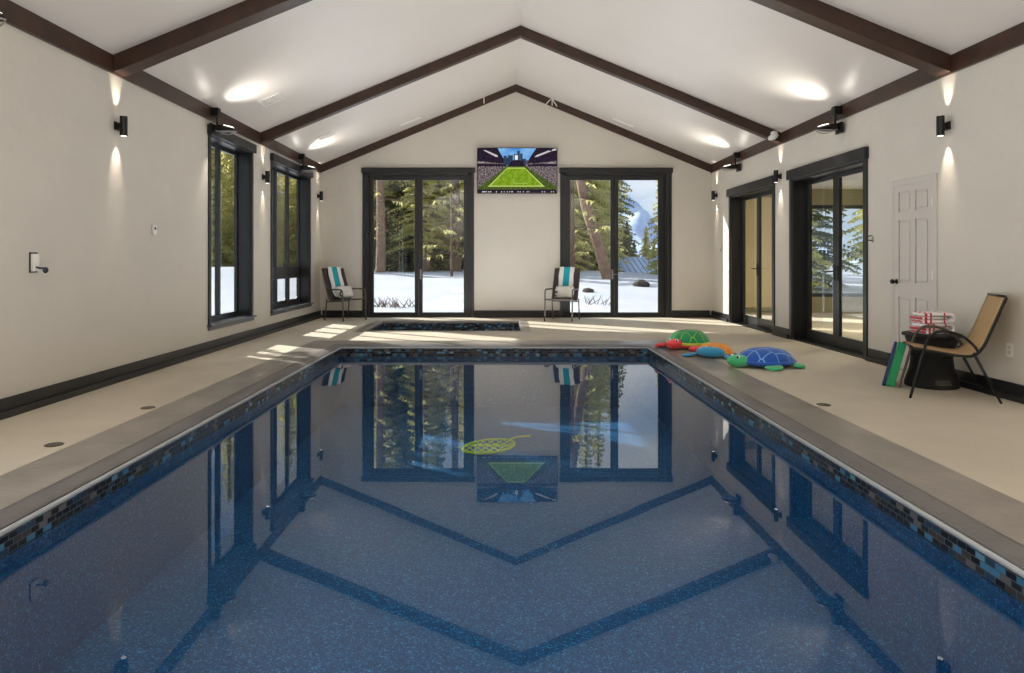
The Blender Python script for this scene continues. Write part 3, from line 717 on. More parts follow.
for k in range(26):
    x = random.uniform(130, 870); tvp(((x,548),(x+9,546),(x+9,558),(x,558)), 5, 7)
obj('screen', bm, None, tv, mats=tvm)

# ------------------------------------------------------------------ chairs at the back wall
M_sling = mat('dark_brown_sling', srgb(66, 58, 54), .8, bump=.3, bump_scale=200)
M_bronze = mat('bronze_chair_frame', srgb(92, 84, 78), .35, metal=.5)
M_cloth = stripes('teal_striped_towel', (1, 1, 1, 1), [(0, srgb(232, 232, 228)), (.30, srgb(14, 158, 172)), (.72, srgb(232, 232, 228))], 'X', 1/.30, .5)
M_pillow = mat('white_towel', srgb(222, 218, 208), .9, bump=.5, bump_scale=60, noise_amt=.06, noise_scale=10, sheen=.3)
def patio_chair(name, label, loc, rz):
    t = thing(name, label, 'chair', loc, rz, 'dark patio chairs by the back wall'); w = .27
    zs, fy, ry = .40, -.27, .24
    for s in (-1, 1):
        bm = B(); tube(bm, bez(((s*w, fy-.02, 0), (s*w, fy, .30), (s*w, fy+.01, .55), (s*w, fy+.05, .60), (s*w, fy+.13, .61)), 6), .014, 10)
        obj('leg', bm, M_bronze, t, smooth=True)
        bm = B(); tube(bm, bez(((s*(w-.0), ry+.06, 0), (s*w, ry-.0, .36), (s*w, ry-.0, .42)), 6), .013, 10); obj('leg', bm, M_bronze, t, smooth=True)
        bm = B(); tube(bm, bez(((s*w, fy+.12, .61), (s*w, 0, .605), (s*w, ry+.0, .60)), 6), .015, 10); obj('armrest', bm, M_bronze, t, smooth=True)
    bm = B()
    for s in (-1, 1): tube(bm, bez(((s*(w-.015), fy, zs+.02), (s*(w-.015), 0, zs-.01), (s*(w-.015), ry-.07, zs), (s*(w-.015), ry-.0, zs+.16), (s*(w-.015), ry+.10, .80), (s*(w-.02), ry+.17, 1.0)), 6), .013, 10)
    tube(bm, ((-w+.02, ry+.17, 1.0), (w-.02, ry+.17, 1.0)), .013, 10); tube(bm, ((-w, fy, zs+.02), (w, fy, zs+.02)), .012, 10); tube(bm, ((-w, ry-.02, .36), (w, ry-.02, .36)), .011, 10)
    obj('frame', bm, M_bronze, t, smooth=True)
    def sling(name, prof, hw, m, thick=.008, off=0):
        bm = B(); pr = bez(prof, 6); rows = []
        for p in pr: rows.append([bm.verts.new((x, p.y, p.z - .012*(1-(x/hw)**2))) for x in (-hw, -hw*.5, 0, hw*.5, hw)])
        for A, C in zip(rows, rows[1:]):
            for k in range(4): bm.faces.new((A[k], A[k+1], C[k+1], C[k]))
        o = obj(name, bm, m, t, smooth=True); q = o.modifiers.new('solid', 'SOLIDIFY'); q.thickness = thick; q.offset = 0; return o
    sling('seat', ((0, fy, zs+.025), (0, fy+.2, zs+.005), (0, ry-.1, zs+.0)), w-.02, M_sling)
    sling('backrest', ((0, ry-.1, zs+.0), (0, ry-.01, zs+.14), (0, ry+.10, .80), (0, ry+.17, 1.0)), w-.02, M_sling)
    return t
def towel_for(t, cx, hw, label, plabel):
    """striped towel over the chair back with a rolled white towel on the seat"""
    tw = thing('beach_towel', label, 'towel', t.location, t.rotation_euler.z, 'striped towels draped over the back chairs')
    ry = .24; bm = B(); pr = bez(((0, ry-.11, .45), (0, ry-.02, .56), (0, ry+.075, .80), (0, ry+.145, .995), (0, ry+.17, 1.022), (0, ry+.20, .995), (0, ry+.16, .85), (0, ry+.135, .70)), 6)
    rows = [[bm.verts.new((cx+x + .006*math.sin(p.z*20), p.y-.010, p.z+.004*math.sin(x*40))) for x in [hw*(-1+k/5) for k in range(11)]] for p in pr]
    for A, C in zip(rows, rows[1:]):
        for k in range(10): bm.faces.new((A[k], A[k+1], C[k+1], C[k]))
    o = obj('cloth', bm, M_cloth, tw, smooth=True); q = o.modifiers.new('s', 'SOLIDIFY'); q.thickness = .012; q.offset = 1
    p = thing('seat_cushion', plabel, 'cushion', t.location, t.rotation_euler.z, 'white cushions on the back chairs')
    bm = B(); n = 12; hx, hz, th = .19, .13, .05
    c0 = Vector((cx+.03, ry-.18, .545)); rot = Matrix.Rotation(R(-26), 3, 'X')
    top = []; 
    for sgn in (1, -1):
        g = []
        for i in range(n+1):
            row = []
            for j in range(n+1):
                u, v = -1+2*i/n, -1+2*j/n; h = th*((1-u**4)*(1-v**4))**.5
                k = 1 - .06*(u*u*v*v)
                row.append(bm.verts.new(c0 + rot @ Vector((u*hx*k, -sgn*h, v*hz*k))))
            g.append(row)
        for i in range(n):
            for j in range(n): bm.faces.new((g[i][j], g[i+1][j], g[i+1][j+1], g[i][j+1]))
    bmesh.ops.remove_doubles(bm, verts=bm.verts, dist=1e-4)
    obj('cover', bm, M_pillow, p, smooth=True)
    bm = B(); q = bez(((cx-.10, ry-.235, .56), (cx-.14, ry-.26, .54), (cx-.15, ry-.27, .50), (cx-.12, ry-.28, .47)), 5); tube(bm, q, .017, 8); obj('dark_motif', bm, M_sling, p, smooth=True)
c1 = patio_chair('patio_chair', 'dark patio armchair in the back left corner, draped with striped towel', (-3.05, 13.32, 0), R(50))
towel_for(c1, 0, .15, 'teal and white striped towel over the chair in the left corner', 'white cushion with dark motif on the left corner chair')
c2 = patio_chair('patio_chair', 'dark patio armchair before the right back door, draped with striped towel', (1.17, 13.28, 0), R(-20))
towel_for(c2, .0, .15, 'teal and white striped towel over the chair at the right back door', 'white cushion with dark motif on the chair at the right back door')

# ------------------------------------------------------------------ tan sling chair, wicker table, towels, kickboards
M_tan = mat('tan_sling', srgb(188, 156, 112), .75, noise_amt=.12, noise_scale=40, bump=.35, bump_scale=220)
tan = thing('sling_chair', 'tan mesh sling chair with black tubular frame and curved arms by right wall', 'chair', (3.86, 5.92, 0), R(-111)); tan.scale = (.97, .97, .965)
w = .235; fy, ry = -.33, .33
side = ((0, -.30, .445), (0, -.18, .425), (0, .02, .395), (0, .13, .40), (0, .20, .47), (0, .27, .64), (0, .33, .80), (0, .37, .905))
bm = B(); pr = bez(side, 8); rows = [[bm.verts.new((x, p.y, p.z - .012*(1-(x/w)**2))) for x in (-w, -w*.6, 0, w*.6, w)] for p in pr]
for A, C in zip(rows, rows[1:]):
    for k in range(4): bm.faces.new((A[k], A[k+1], C[k+1], C[k]))
o = obj('sling_seat', bm, M_tan, tan, smooth=True); q = o.modifiers.new('s', 'SOLIDIFY'); q.thickness = .012; q.offset = 0
bm = B()
for s in (-1, 1): tube(bm, [Vector((s*w, p.y+.006, p.z-.006)) for p in pr], .013, 10)
tube(bm, ((-w, -.30, .438), (w, -.30, .438)), .011, 10); tube(bm, ((-w, .37, .905), (w, .37, .905)), .011, 10)
obj('frame', bm, M_black, tan, smooth=True)
for s in (-1, 1):
    x = s*(w+.022)
    bm = B(); tube(bm, bez(((x, -.335, 0), (x, -.285, .20), (x, -.235, .40), (x, -.20, .52), (x, -.14, .585), (x, -.05, .595), (x, .06, .555), (x, .14, .48), (x-.0*s, .175, .42)), 8), .012, 10); obj('front_leg_and_arm', bm, M_bronze if s < 0 else M_black, tan, smooth=True)
    bm = B(); tube(bm, ((x, .14, .41), (x, .335, 0)), [.012, .010], 10); obj('rear_leg', bm, M_black, tan, smooth=True)
    bm = B(); tube(bm, ((x, .14, .41), (s*w, .15, .415)), .01, 8); obj('joint', bm, M_black, tan)
    bm = B(); tube(bm, ((x, -.235, .40), (s*w, -.235, .43)), .01, 8); obj('joint', bm, M_black, tan)
M_wick = mat('black_wicker', srgb(24, 22, 22), .55, bump=1.0, bump_scale=110)
tb = thing('wicker_side_table', 'black woven hourglass side table between tan chair and white door', 'side table', (4.0, 6.36, 0))
r0 = .225
bm = B(); lathe(bm, [(r0-.01, 0), (r0, .01), (r0-.005, .05), (r0-.045, .18), (r0-.055, .27), (r0-.04, .36), (r0-.01, .44), (r0-.01, .465)], seg=48); obj('woven_base', bm, M_wick, tb, smooth=True)
bm = B(); lathe(bm, [(r0-.01, .465), (r0+.015, .468), (r0+.02, .48), (r0+.012, .492), (r0-.02, .494)], seg=48); obj('table_top', bm, M_wick, tb)
bm = B()
for k in range(7): tube(bm, [(((r0-.004-.05*max(0, (.045+.011*k)-.05)/.13))*math.cos(R(a)), ((r0-.004-.05*max(0, (.045+.011*k)-.05)/.13))*math.sin(R(a)), .045+.011*k) for a in range(246, 283, 4)], .0022, 5)
obj('worn_weave', bm, M_chrome, tb)
M_tow = stripes('red_striped_towel', (1, 1, 1, 1), [(0, srgb(238, 232, 230)), (.09, srgb(196, 40, 62)), (.15, srgb(238, 232, 230)), (.21, srgb(196, 40, 62)), (.27, srgb(238, 232, 230)), (.33, srgb(196, 40, 62)), (.38, srgb(238, 232, 230)), (.66, srgb(196, 40, 62)), (.70, srgb(238, 232, 230))], 'X', 1/.4, .5)
def folded(z, rot, label, dx=0):
    t = thing('folded_towel', label, 'towel', (3.98+dx, 6.34, z), rot, 'folded towels stacked on the wicker table')
    t.scale = (.92, .85, 1.2)
    # three-layer fold: S-profile swept along y
    L = .17; prof = []; th = .024
    pts = [(-L+.03, .012), (0, .012), (L-.04, .014)] + [(L-.035+.034*math.cos(R(a)), .040+.028*math.sin(R(a))) for a in range(-80, 81, 20)] + [(L-.05, .068), (0, .066), (-L+.05, .064)] 
    bm = B(); rows = []
    for k in range(9):
        y = -.12+.24*k/8; rows.append([bm.verts.new((x, y, zz+.002*math.sin(k*2+x*20))) for x, zz in pts])
    for A, C in zip(rows, rows[1:]):
        for k in range(len(pts)-1): bm.faces.new((A[k], A[k+1], C[k+1], C[k]))
    o = obj('outer_fold', bm, M_tow, t, smooth=True); q = o.modifiers.new('s', 'SOLIDIFY'); q.thickness = th; q.offset = 0; q = o.modifiers.new('b', 'BEVEL'); q.width = .008; q.segments = 2
    bm = B(); rows = []
    pts2 = [(-L+.02, .036), (-.02, .038), (L-.07, .040)]
    for k in range(9):
        y = -.118+.236*k/8; rows.append([bm.verts.new((x, y, zz)) for x, zz in pts2])
    for A, C in zip(rows, rows[1:]):
        for k in range(2): bm.faces.new((A[k], A[k+1], C[k+1], C[k]))
    o = obj('inner_fold', bm, M_tow, t, smooth=True); q = o.modifiers.new('s', 'SOLIDIFY'); q.thickness = .018; q.offset = 0
folded(.496, R(8), 'red and white striped towel folded at the bottom of the stack', .0)
folded(.594, R(-4), 'red and white striped towel folded on top of the stack', -.0)
M_green = mat('green_foam', srgb(24, 150, 96), .6, noise_amt=.08, noise_scale=30)
M_navy = mat('navy_foam', srgb(24, 52, 96), .6)
def kickboard(m, loc, lean, label, th):
    pts = []; wd, ht = .12, .42
    for a in range(0, 181, 15): pts.append((0, -wd*math.cos(R(a)), ht-.10+.10*math.sin(R(a))))
    pts = [(0, -wd+.02, 0), (0, -wd, .02)] + pts + [(0, wd, .02), (0, wd-.02, 0)]
    bm = B(); prism(bm, pts[::-1], (th, 0, 0)); o = obj('kickboard', bm, m, bevel=.007)
    o.location = loc; o.rotation_euler = (0, lean, R(-31)); tag(o, label, 'kickboard', 'foam kickboards leaning on the wicker table'); return o
kickboard(M_green, (3.62, 6.44, .004), R(14), 'green foam kickboard leaning against the black wicker table', .07)
kickboard(M_navy, (3.592, 6.457, .004), R(14), 'navy foam kickboard leaning beside the green one', .028)

# ------------------------------------------------------------------ turtle floats
def shell_mat(name, a, line, scale=7, th=.05):
    m = mat(name, a, .75, sheen=.2)
    n = m.node_tree.nodes; l = m.node_tree.links; b = n['Principled BSDF']
    t = n.new('ShaderNodeTexCoord'); v = n.new('ShaderNodeTexVoronoi'); v.feature = 'DISTANCE_TO_EDGE'; v.inputs['Scale'].default_value = scale; v.inputs['Randomness'].default_value = .35
    mp = n.new('ShaderNodeMapping'); mp.inputs['Scale'].default_value = (1, 1, .2); l.new(t.outputs['Object'], mp.inputs[0])
    l.new(mp.outputs[0], v.inputs['Vector']); r = n.new('ShaderNodeValToRGB'); r.color_ramp.interpolation = 'CONSTANT'
    r.color_ramp.elements[0].color = line; r.color_ramp.elements[1].position = th; r.color_ramp.elements[1].color = a
    l.new(v.outputs['Distance'], r.inputs[0]); l.new(r.outputs[0], b.inputs['Base Color']); return m
M_eye = mat('toy_eye', srgb(240, 240, 240), .3); M_pupil = mat('toy_pupil', srgb(20, 22, 60), .3)
def turtle(name, label, loc, rz, size, shell_m, rim_m, body_m, flip_m, head_m, tail=True, hs=1, hw=1, bl=1, ff=(-.62, .62), hf=0):
    """head towards -x"""
    t = thing(name, label, 'pool toy', loc, rz, 'plush sea animals lying on the right deck'); a, b, h = size
    bm = B(); rows = []; seg = 36
    prof = [(1.0, .28), (.99, .36), (.94, .50), (.84, .68), (.68, .84), (.48, .94), (.25, .99), (.05, 1.0)]
    for r, z in prof: rows.append([bm.verts.new((a*r*math.cos(2*PI*k/seg), b*r*math.sin(2*PI*k/seg)*(1-.08*math.cos(2*PI*k/seg)), h*z)) for k in range(seg)])
    for A, C in zip(rows, rows[1:]):
        for k in range(seg): bm.faces.new((A[k], A[(k+1) % seg], C[(k+1) % seg], C[k]))
    bm.faces.new(rows[0][::-1]); bm.faces.new(rows[-1]); obj('shell', bm, shell_m, t, smooth=True)
    bm = B(); tube(bm, [(a*1.0*math.cos(2*PI*k/40), b*1.0*math.sin(2*PI*k/40)*(1-.08*math.cos(2*PI*k/40)), h*.29) for k in range(40)], h*.085, 10, closed=True); obj('rim', bm, rim_m, t, smooth=True)
    bm = B(); ellipsoid(bm, (0, 0, h*.20), (a*.96*bl, b*.94*bl, h*.20*bl)); obj('belly', bm, body_m, t, smooth=True)
    bm = B(); hr = .42*b*hs; ellipsoid(bm, (-a-hr*(.65-hf), 0, hr*.62), (hr*1.15, hr*.85*hw, hr*.62)); ellipsoid(bm, (-a*.92, 0, hr*.5), (hr*.8, hr*.6, hr*.5))
    hd = obj('head', bm, head_m, t, smooth=True)
    for s in (-1, 1):
        bm = B(); ellipsoid(bm, (-a-hr*(.95-hf), s*hr*.45, hr*1.02), (hr*.22, hr*.19, hr*.22)); ey = obj('eye', bm, M_eye, t, smooth=True)
        bm = B(); ellipsoid(bm, (-a-hr*(1.09-hf), s*hr*.53, hr*1.06), (hr*.11, hr*.12, hr*.13)); obj('pupil', bm, M_pupil, ey, smooth=True)
    for s in (-1, 1):
        for fx, ln, an in ((a*ff[0], ff[1], 35), (a*.60, .34, 120)):
            bm = B(); m3 = Matrix.Rotation(s*R(-90-an+90) if False else s*R(180-an), 3, 'Z')
            d = Vector((-math.cos(R(an)), s*math.sin(R(an)), 0)); c0 = Vector((fx, s*b*.78, h*.16)); ln_ = ln*a
            pts = [c0, c0+d*ln_*.45, c0+d*ln_*.8, c0+d*ln_]
            rs = [b*.20, b*.24, b*.17, b*.05]
            P = bez(pts, 4); n_ = len(P); 
            for i in range(n_-1): pass
            side_ = Vector((-d.y, d.x, 0)); rings = []
            for i, p in enumerate(P):
                u = i/(n_-1); wd = b*(.18+.16*math.sin(PI*min(1, u*1.15))) * (1 if u < .8 else max(.12, (1-u)/.2)); tk = h*.13*(1-.5*u) * (1 if u < .85 else max(.2, (1-u)/.15))
                p = Vector((p.x, p.y, max(tk, p.z*(1-u)+tk*u)))
                rings.append([bm.verts.new(p + side_*wd*math.cos(2*PI*k/12) + Vector((0, 0, tk*math.sin(2*PI*k/12)))) for k in range(12)])
            for A, C in zip(rings, rings[1:]):
                for k in range(12): bm.faces.new((A[k], A[(k+1) % 12], C[(k+1) % 12], C[k]))
            bm.faces.new(rings[0][::-1]); bm.faces.new(rings[-1]); obj('flipper', bm, flip_m, t, smooth=True)
    if tail:
        bm = B(); tube(bm, bez(((a*.9, 0, h*.22), (a*1.1, 0, h*.2), (a*1.25, 0, h*.08)), 5), [b*.16]*5+[b*.1]*4+[b*.07, b*.03], 10); obj('tail', bm, M_navy if tail == 'navy' else flip_m, t, smooth=True)
    return t
M_red = mat('red_plush', srgb(224, 58, 62), .8, sheen=.3); M_lime = mat('lime_plush', srgb(190, 200, 50), .8, sheen=.3)
M_orange = mat('orange_plush', srgb(240, 150, 40), .8, sheen=.3); M_sky = mat('sky_blue_plush', srgb(50, 150, 195), .8, sheen=.3)
M_mint = mat('mint_plush', srgb(70, 190, 125), .8, sheen=.3); M_blue = mat('blue_plush', srgb(28, 92, 190), .8, sheen=.3)
turtle('toy_turtle', 'red plush turtle with green shell and lime rim, farthest from camera', (2.50, 9.12, 0.006), R(42), (.30, .27, .24), shell_mat('green_shell', srgb(24, 140, 84), srgb(150, 205, 60), 8, .03), M_lime, M_red, M_red, M_red, hs=1.0, hf=.35, bl=1.12)
turtle('toy_crab', 'orange-backed plush sea creature with sky-blue head and fins, the middle toy', (2.62, 8.38, 0.006), R(58), (.19, .21, .15), shell_mat('orange_shell', srgb(240, 148, 36), srgb(250, 175, 60), 9, .03), M_orange, M_sky, M_sky, M_sky, tail=False, hs=1.2, hw=1.9, hf=.3, ff=(-.8, 1.3))
turtle('toy_turtle', 'plush turtle with large blue shell and mint green head, nearest the camera', (2.93, 7.58, 0.002), R(18), (.32, .28, .20), shell_mat('blue_shell', srgb(26, 88, 190), srgb(120, 180, 235), 7, .035), M_blue, M_blue, M_mint, M_mint, tail='navy', hs=.95, hf=.2, ff=(-.1, .7))

# ------------------------------------------------------------------ yellow net toy on the pool floor
M_yel = mat('yellow_net', srgb(190, 200, 50), .6)
nt = thing('yellow_pool_net', 'yellow mesh net with short handle lying on the pool floor', 'pool net', (-.14, 7.35, DEEP+.012), R(48)); nt.scale = (.75, .75, .75)
bm = B()
for k in range(12):
    u = -1+2*k/11; hw = .30*math.sqrt(max(0.02, 1-u*u*.95))
    tube(bm, [(u*.42, -hw+2*hw*i/6, .01+.02*math.sin(i+k)) for i in range(7)], .007, 5)
for k in range(8):
    v = -1+2*k/7; hw = .42*math.sqrt(max(0.02, 1-v*v*.95)); tube(bm, [(-hw+2*hw*i/8, v*.30, .012+.02*math.sin(i*1.3+k)) for i in range(9)], .007, 5)
obj('mesh_net', bm, M_yel, nt)
bm = B(); tube(bm, [(.44*math.cos(2*PI*k/28), .31*math.sin(2*PI*k/28), .014) for k in range(28)], .012, 8, closed=True); obj('rim', bm, M_yel, nt, smooth=True)
bm = B(); tube(bm, bez(((.42, 0, .015), (.6, -.02, .03), (.8, -.1, .02)), 5), .014, 8); obj('handle', bm, M_yel, nt, smooth=True)

# ------------------------------------------------------------------ outdoors: snow field
def gz(x, y):
    t = max(0, min(1, (y-16)/24)); z = -.12 + .62*t*t*(3-2*t)
    z += .10*noise.noise(Vector((x*.25, y*.18, 0))) * min(1, max(0, (y-15)/5)) + .03*noise.noise(Vector((x*1.2, y*1.2, 3)))
    if x > 5: z -= .16*min(1, (x-5)/6)*t
    if x > 6 and y > 42: z -= min(1.6, (y-42)*.14)
    if x < -5: z += .5*min(1, (-x-5)/20)*t
    return z
bm = B(); xs = [-60+k*1.5 for k in range(27)] + [-19.5+k*.6 for k in range(70)] + [22.5+k*2 for k in range(12)]; ys = [-14+k*2 for k in range(14)] + [14.2+k*.5 for k in range(60)] + [44.5+k*3 for k in range(22)]
grid = [[bm.verts.new((x, y, gz(x, y) if (y > 14.2 or x < -4.4 or x > 10) else -.3)) for x in xs] for y in ys]
for A, C in zip(grid, grid[1:]):
    for k in range(len(xs)-1):
        if A[k].co.x >= -4.7 and A[k+1].co.x <= 10.2 and C[k].co.y <= 14.3: continue
        bm.faces.new((A[k], A[k+1], C[k+1], C[k]))
bmesh.ops.delete(bm, geom=[v for v in bm.verts if not v.link_faces], context='VERTS')
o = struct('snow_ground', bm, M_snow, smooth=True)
# ------------------------------------------------------------------ conifers
def conifer_mesh(name, H, Rb, z0, seed, sparse=1.0, leaf=.16, droop=.35):
    rnd = random.Random(seed); bm = B(); z = z0*H
    while z < H*.99:
        f = (H-z)/(H*(1-z0)); L = Rb*(f**.8)*(rnd.uniform(.75, 1.1)); nb = max(4, int(8*sparse*(.5+f*.6)))
        ph = rnd.uniform(0, 6.28)
        for k in range(nb):
            a = ph + 2*PI*k/nb + rnd.uniform(-.3, .3); l_ = L*rnd.uniform(.7, 1.15); zz = z + rnd.uniform(-.12, .12)
            d = Vector((math.cos(a), math.sin(a), 0)); s = Vector((-d.y, d.x, 0)); n_ = max(3, int(l_/(leaf*1.5)))
            for i in range(n_):
                u = (i+.6)/n_; p = d*(l_*u) + Vector((0, 0, zz - droop*l_*u*u + .15*l_*u)); wd = (.9-.55*u)*l_*.32+leaf*.5
                for sg in (-1, 1):
                    q = p + s*sg*wd*rnd.uniform(.7, 1.1) + d*leaf*rnd.uniform(.5, 1.6) + Vector((0, 0, -rnd.uniform(0, .18)))
                    b_ = p + d*leaf*rnd.uniform(.4, .9); m_ = (p+q)/2 + Vector((0, 0, -rnd.uniform(.05, .16)))
                    bm.faces.new([bm.verts.new(v) for v in (p - d*leaf*.3, m_ - d*leaf*.3, q, b_)])
                    q2 = p + s*sg*wd*rnd.uniform(.2, .6) - Vector((0, 0, rnd.uniform(.15, .35))); bm.faces.new([bm.verts.new(v) for v in (p - d*leaf*.4, q2, p + d*leaf*.4)])
            
        z += max(.16, .30*H/12*rnd.uniform(.8, 1.2)*(.6+.5*f))
    me = bpy.data.meshes.new(name); bm.to_mesh(me); bm.free(); return me
def trunk_mesh(H, r):
    bm = B(); tube(bm, bez([(.05*math.sin(k*1.7)*.5, .05*math.cos(k*2.1)*.5, H*k/5-.3*(k == 0)) for k in range(6)], 3), [r*(1-.8*i/15) for i in range(16)], 10); me = bpy.data.meshes.new('trunk'); bm.to_mesh(me); bm.free()
    for p in me.polygons: p.use_smooth = True
    return me
protos = []
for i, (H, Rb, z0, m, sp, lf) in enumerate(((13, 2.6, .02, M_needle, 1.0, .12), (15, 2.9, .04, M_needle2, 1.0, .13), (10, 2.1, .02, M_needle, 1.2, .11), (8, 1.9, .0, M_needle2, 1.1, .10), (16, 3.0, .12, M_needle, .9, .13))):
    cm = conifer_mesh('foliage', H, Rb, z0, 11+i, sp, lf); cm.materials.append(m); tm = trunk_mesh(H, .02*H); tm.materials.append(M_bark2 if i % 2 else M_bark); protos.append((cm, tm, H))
def conifer(k, x, y, s, rz, label, group, z=None):
    cm, tm, H = protos[k]
    t = thing('conifer_tree', label, 'tree', (x, y, (gz(x, y) if z is None else z)-.05), rz, group); t.scale = (s, s, s)
    for n_, me in (('foliage', cm), ('trunk', tm)):
        o = bpy.data.objects.new(n_, me); COL.objects.link(o); o.parent = t
    return t
rnd = random.Random(5)
ORD = ['leftmost', 'second from left', 'third from left', 'fourth from left', 'fourth from right', 'third from right', 'second from right', 'rightmost']
def px(p, y): return (p-502)/F*y
# forest edge behind the left back door and the left windows
for i in range(30):
    y = rnd.uniform(40, 54); x = px(325+ (565-325)*((i+.5)/30) + rnd.uniform(-4, 4), y)
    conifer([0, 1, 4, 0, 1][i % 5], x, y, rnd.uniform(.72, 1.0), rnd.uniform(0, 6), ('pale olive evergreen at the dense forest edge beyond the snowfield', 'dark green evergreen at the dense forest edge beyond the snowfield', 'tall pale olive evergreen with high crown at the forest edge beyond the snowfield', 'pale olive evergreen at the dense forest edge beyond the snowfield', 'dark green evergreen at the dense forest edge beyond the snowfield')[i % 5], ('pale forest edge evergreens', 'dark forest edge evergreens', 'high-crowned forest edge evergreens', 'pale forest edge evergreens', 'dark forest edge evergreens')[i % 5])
for i in range(22):
    y = rnd.uniform(56, 70); x = px(300 + 320*((i+.5)/22), y)
    conifer([1, 0, 4][i % 3], x, y, rnd.uniform(.85, 1.15), rnd.uniform(0, 6), ('dark evergreen deep in the forest behind the forest edge', 'pale evergreen deep in the forest behind the forest edge', 'tall high-crowned evergreen deep in the forest behind the forest edge')[i % 3], ('dark deep forest evergreens', 'pale deep forest evergreens', 'tall deep forest evergreens')[i % 3])
# forest seen through the side windows
for i, (p_, y) in enumerate(((199, 47), (212, 43), (229, 50), (243, 45), (258, 52), (272, 46), (288, 53), (302, 48))):
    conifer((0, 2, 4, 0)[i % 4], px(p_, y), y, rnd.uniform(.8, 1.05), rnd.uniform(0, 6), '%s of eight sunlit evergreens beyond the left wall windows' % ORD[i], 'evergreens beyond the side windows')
# behind the right back door
for i, (p_, y, k, s) in enumerate(((560, 40, 0, .8), (573, 46, 1, .85), (586, 43, 4, .8), (597, 47, 0, .8), (604, 52, 1, .62))):
    conifer(k, px(p_, y), y, s, i*1.3, '%s of five evergreens behind the leaning trunk past the right door' % ('leftmost', 'second from left', 'middle', 'second from right', 'rightmost')[i], 'evergreens behind the leaning trunk')
conifer(3, px(627, 58), 58, .72, .5, 'dark pointed evergreen left of the mountain, past the right door', 'evergreens by the metal roof')
conifer(3, px(634, 62), 62, .52, 1.5, 'smaller dark evergreen beside the pointed one, before the mountain', 'evergreens by the metal roof')
conifer(2, px(646, 66), 66, .58, 2.5, 'low yellow-green evergreen behind the middle of the metal roof', 'evergreens by the metal roof')
conifer(2, px(654, 66), 66, .42, 3.5, 'low yellow-green evergreen behind the right end of the roof', 'evergreens by the metal roof')
conifer(0, px(674, 38), 38, .72, 4, 'tall evergreen cut by the right edge of the right back door', 'evergreens by the metal roof')
for i, (x, y) in enumerate(((9.5, 24), (12, 27), (14.5, 24), (12.5, 33), (17, 30), (16, 21))):
    conifer(i % 5, x, y, .7, i, ('near left', 'near middle', 'near right', 'far left', 'far right', 'hidden middle')[i] + ' evergreen outside the side room window', 'evergreens beyond the side room')
# bare red-brown trunks
def pine(name, pts, r, m, label):
    bm = B(); P = bez(pts, 8); tube(bm, P, [r*(1-.35*i/(len(P)-1))*(1.25 if i == 0 else 1) for i in range(len(P))], 14)
    t = thing(name, label, 'tree'); obj('trunk', bm, m, t, smooth=True)
    rn = random.Random(len(label)); bm = B(); g = B()
    for i in range(16):
        p = P[min(len(P)-1, int(len(P)*(.25+.7*i/16)))]; a = rn.uniform(0, 6.28); L = rn.uniform(.6, 1.8)
        e_ = p + Vector((math.cos(a)*L, math.sin(a)*L, rn.uniform(-.3, .1))); tube(bm, (p, (p+e_)/2+Vector((0, 0, .08)), e_), [.035, .02, .008], 6)
        for k in range(12):
            c = p.lerp(e_, rn.uniform(.35, 1)) ; q = Vector((rn.uniform(-.25, .25), rn.uniform(-.25, .25), rn.uniform(-.25, .03)))
            s = Vector((rn.uniform(-1, 1), rn.uniform(-1, 1), 0)).normalized()*.06
            g.faces.new([g.verts.new(v) for v in (c-s, c+q, c+s)])
    obj('branches', bm, m, t, smooth=True); obj('needle_sprays', g, M_needle, t)
def pp(px_, z, y): return (px(px_, y), y, z)
y = 36; g0 = gz(px(380, y), y)
pine('pine_tree', (pp(380.5, g0-.1, y), pp(381, 3, y), pp(380, 6, y), pp(379, 10, y)), .26, M_bark, 'straight red-brown pine trunk at the left of the left back door')
y = 40; pine('pine_tree', (pp(456.5, .2, y), pp(457, 3, y), pp(455, 7, y), pp(455, 11, y)), .27, M_bark2, 'thick brown pine trunk at the right of the left back door')
y = 33; pine('pine_tree', (pp(451.5, .1, y), pp(451.5, 3, y), pp(451, 6, y)), .07, M_bark2, 'slim dark young trunk beside the thick brown pine trunk')
y = 31; g0 = gz(px(608, y), y)
pine('leaning_pine', (pp(609, g0-.15, y), pp(598, 1.9, y), pp(586, 3.6, y), pp(578, 5.6, y), pp(572, 8.2, y)), .27, M_bark, 'big pine trunk leaning left outside the right back door')
y = 30; pine('pine_tree', (pp(571.5, .2, y), pp(571.5, 3, y), pp(571, 7, y)), .16, M_bark2, 'upright trunk at the far left of the right back door')
# nearer tree whose high branches show only as reflection and through the door heads
for i, (x, y, k, s) in enumerate(((-4.6, 27, 4, .62), (4.4, 26.5, 4, .60))): pass
# high-crowned pine by the first window: its crown shades that window's upper part
cm = conifer_mesh('foliage', 8.9, 2.3, .62, 99, 1.7, .12); cm.materials.append(M_needle2); tm = trunk_mesh(8.6, .15); tm.materials.append(M_bark2)
t = thing('conifer_tree', 'high-crowned young evergreen beside the hall, outside the first left window', 'tree', (-9.0, 12.6, -.2))
for n_, me in (('foliage', cm), ('trunk', tm)):
    o = bpy.data.objects.new(n_, me); COL.objects.link(o); o.parent = t
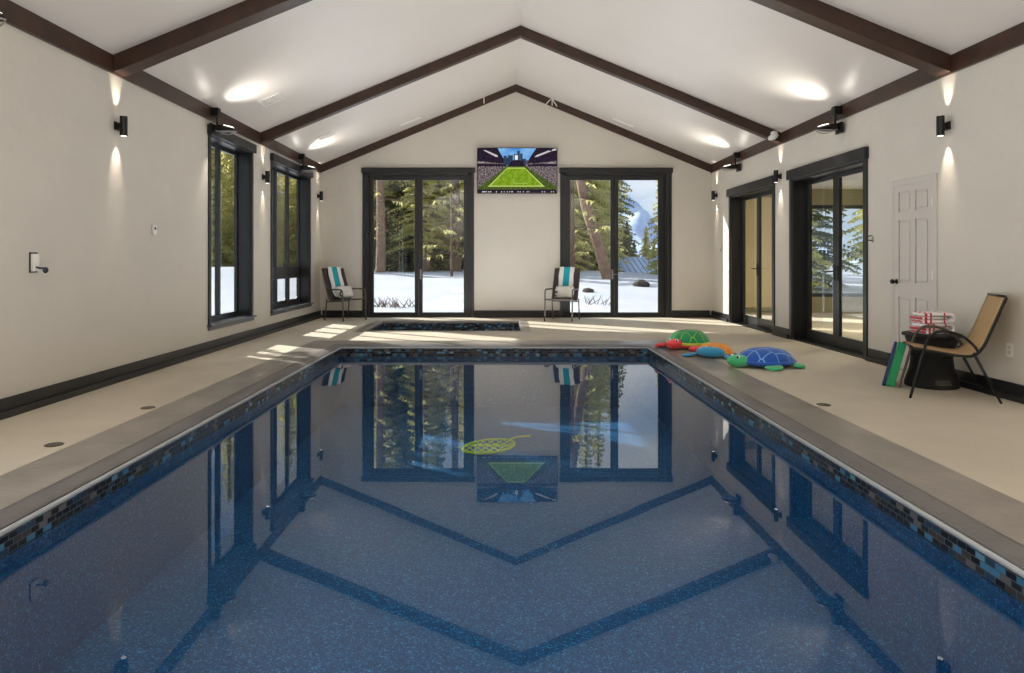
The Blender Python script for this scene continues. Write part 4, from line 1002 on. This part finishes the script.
# boulders, twigs, stump
def boulder(px_, y, r, m, label, name='boulder'):
    bm = B(); x = px(px_, y); ellipsoid(bm, (0, 0, 0), (r, r*.8, r*.6), seg=20, rings=12)
    for v in bm.verts: v.co *= 1 + .35*noise.noise(v.co*4/r*.5 + Vector((px_, 0, 0)))
    o = obj(name, bm, m, smooth=True); o.location = (x, y, gz(x, y)+r*.25); tag(o, label, 'rock' if m is M_rock else 'snow mound'); return o
boulder(641, 27, .32, M_rock, 'dark rock poking out of the snow past the right door')
boulder(588, 24, .18, M_rock, 'small dark rock in the snow left of the leaning trunk')
def shrub(px_, y, label, n=60, w=1.0):
    bm = B(); x0 = px(px_, y); rn = random.Random(int(px_))
    for k in range(n):
        a = Vector((rn.uniform(-w, w), rn.uniform(-.3, .3), -.05)); d = Vector((rn.uniform(-.3, .3), rn.uniform(-.2, .2), rn.uniform(.12, .34)))
        tube(bm, (a, a+d*.6, a+d), [.012, .009, .004], 4)
    o = obj('snowy_twigs', bm, M_bark2); o.location = (x0, y, gz(x0, y)); tag(o, label, 'shrub', 'dry twigs sticking out of the snow')
shrub(390, 18.5, 'dry twigs poking through snow at foot of left back door', 70, .7)
shrub(598, 19, 'few dry twigs in the snow outside the right back door', 14, .35)
# metal-roofed shed
sh = thing('metal_roof_shed', 'low shed with blue-grey standing-seam metal roof beyond the snow', 'shed', (px(650, 52), 52, 0))
bm = B(); prism(bm, ((-2.6, 0, .15), (6, 0, .15), (6, 4.5, 1.42), (-2.6, 4.5, 1.42)), (0, 0, -.1))
for k in range(22):
    x = -2.6+8.6*k/21; tube(bm, ((x, 0, .17), (x, 4.5, 1.44)), .03, 4)
obj('roof', bm, M_roof, sh)
bm = B(); box(bm, -2.4, .3, -1.2, 5.8, 4.4, .12); obj('wall', bm, M_bark2, sh)
# mountain
bm = B(); nx, ny = 70, 14; Ym = 1500; g = []
def ridge(x):
    pts = [(-600, 60), (100, 120), (300, 152), (345, 152), (376, 147), (402, 120), (430, 92), (448, 78), (470, 68), (520, 60), (900, 40)]
    for (a, b), (c, d) in zip(pts, pts[1:]):
        if a <= x <= c: return b + (d-b)*(x-a)/(c-a)
    return 40
for j in range(ny+1):
    row = []
    for i in range(nx+1):
        x = -500 + 1300*i/nx; v = j/ny; h = ridge(x)*v + 26*noise.noise(Vector((x*.03, v*4, 0)))*min(1, v*2)*(1 if j < ny else .4)
        row.append(bm.verts.new((x, Ym + 500*v + 30*noise.noise(Vector((x*.015, v*3, 5))), h*(1+ .33*v) - 5)))
    g.append(row)
for A, C in zip(g, g[1:]):
    for k in range(nx): bm.faces.new((A[k], A[k+1], C[k+1], C[k]))
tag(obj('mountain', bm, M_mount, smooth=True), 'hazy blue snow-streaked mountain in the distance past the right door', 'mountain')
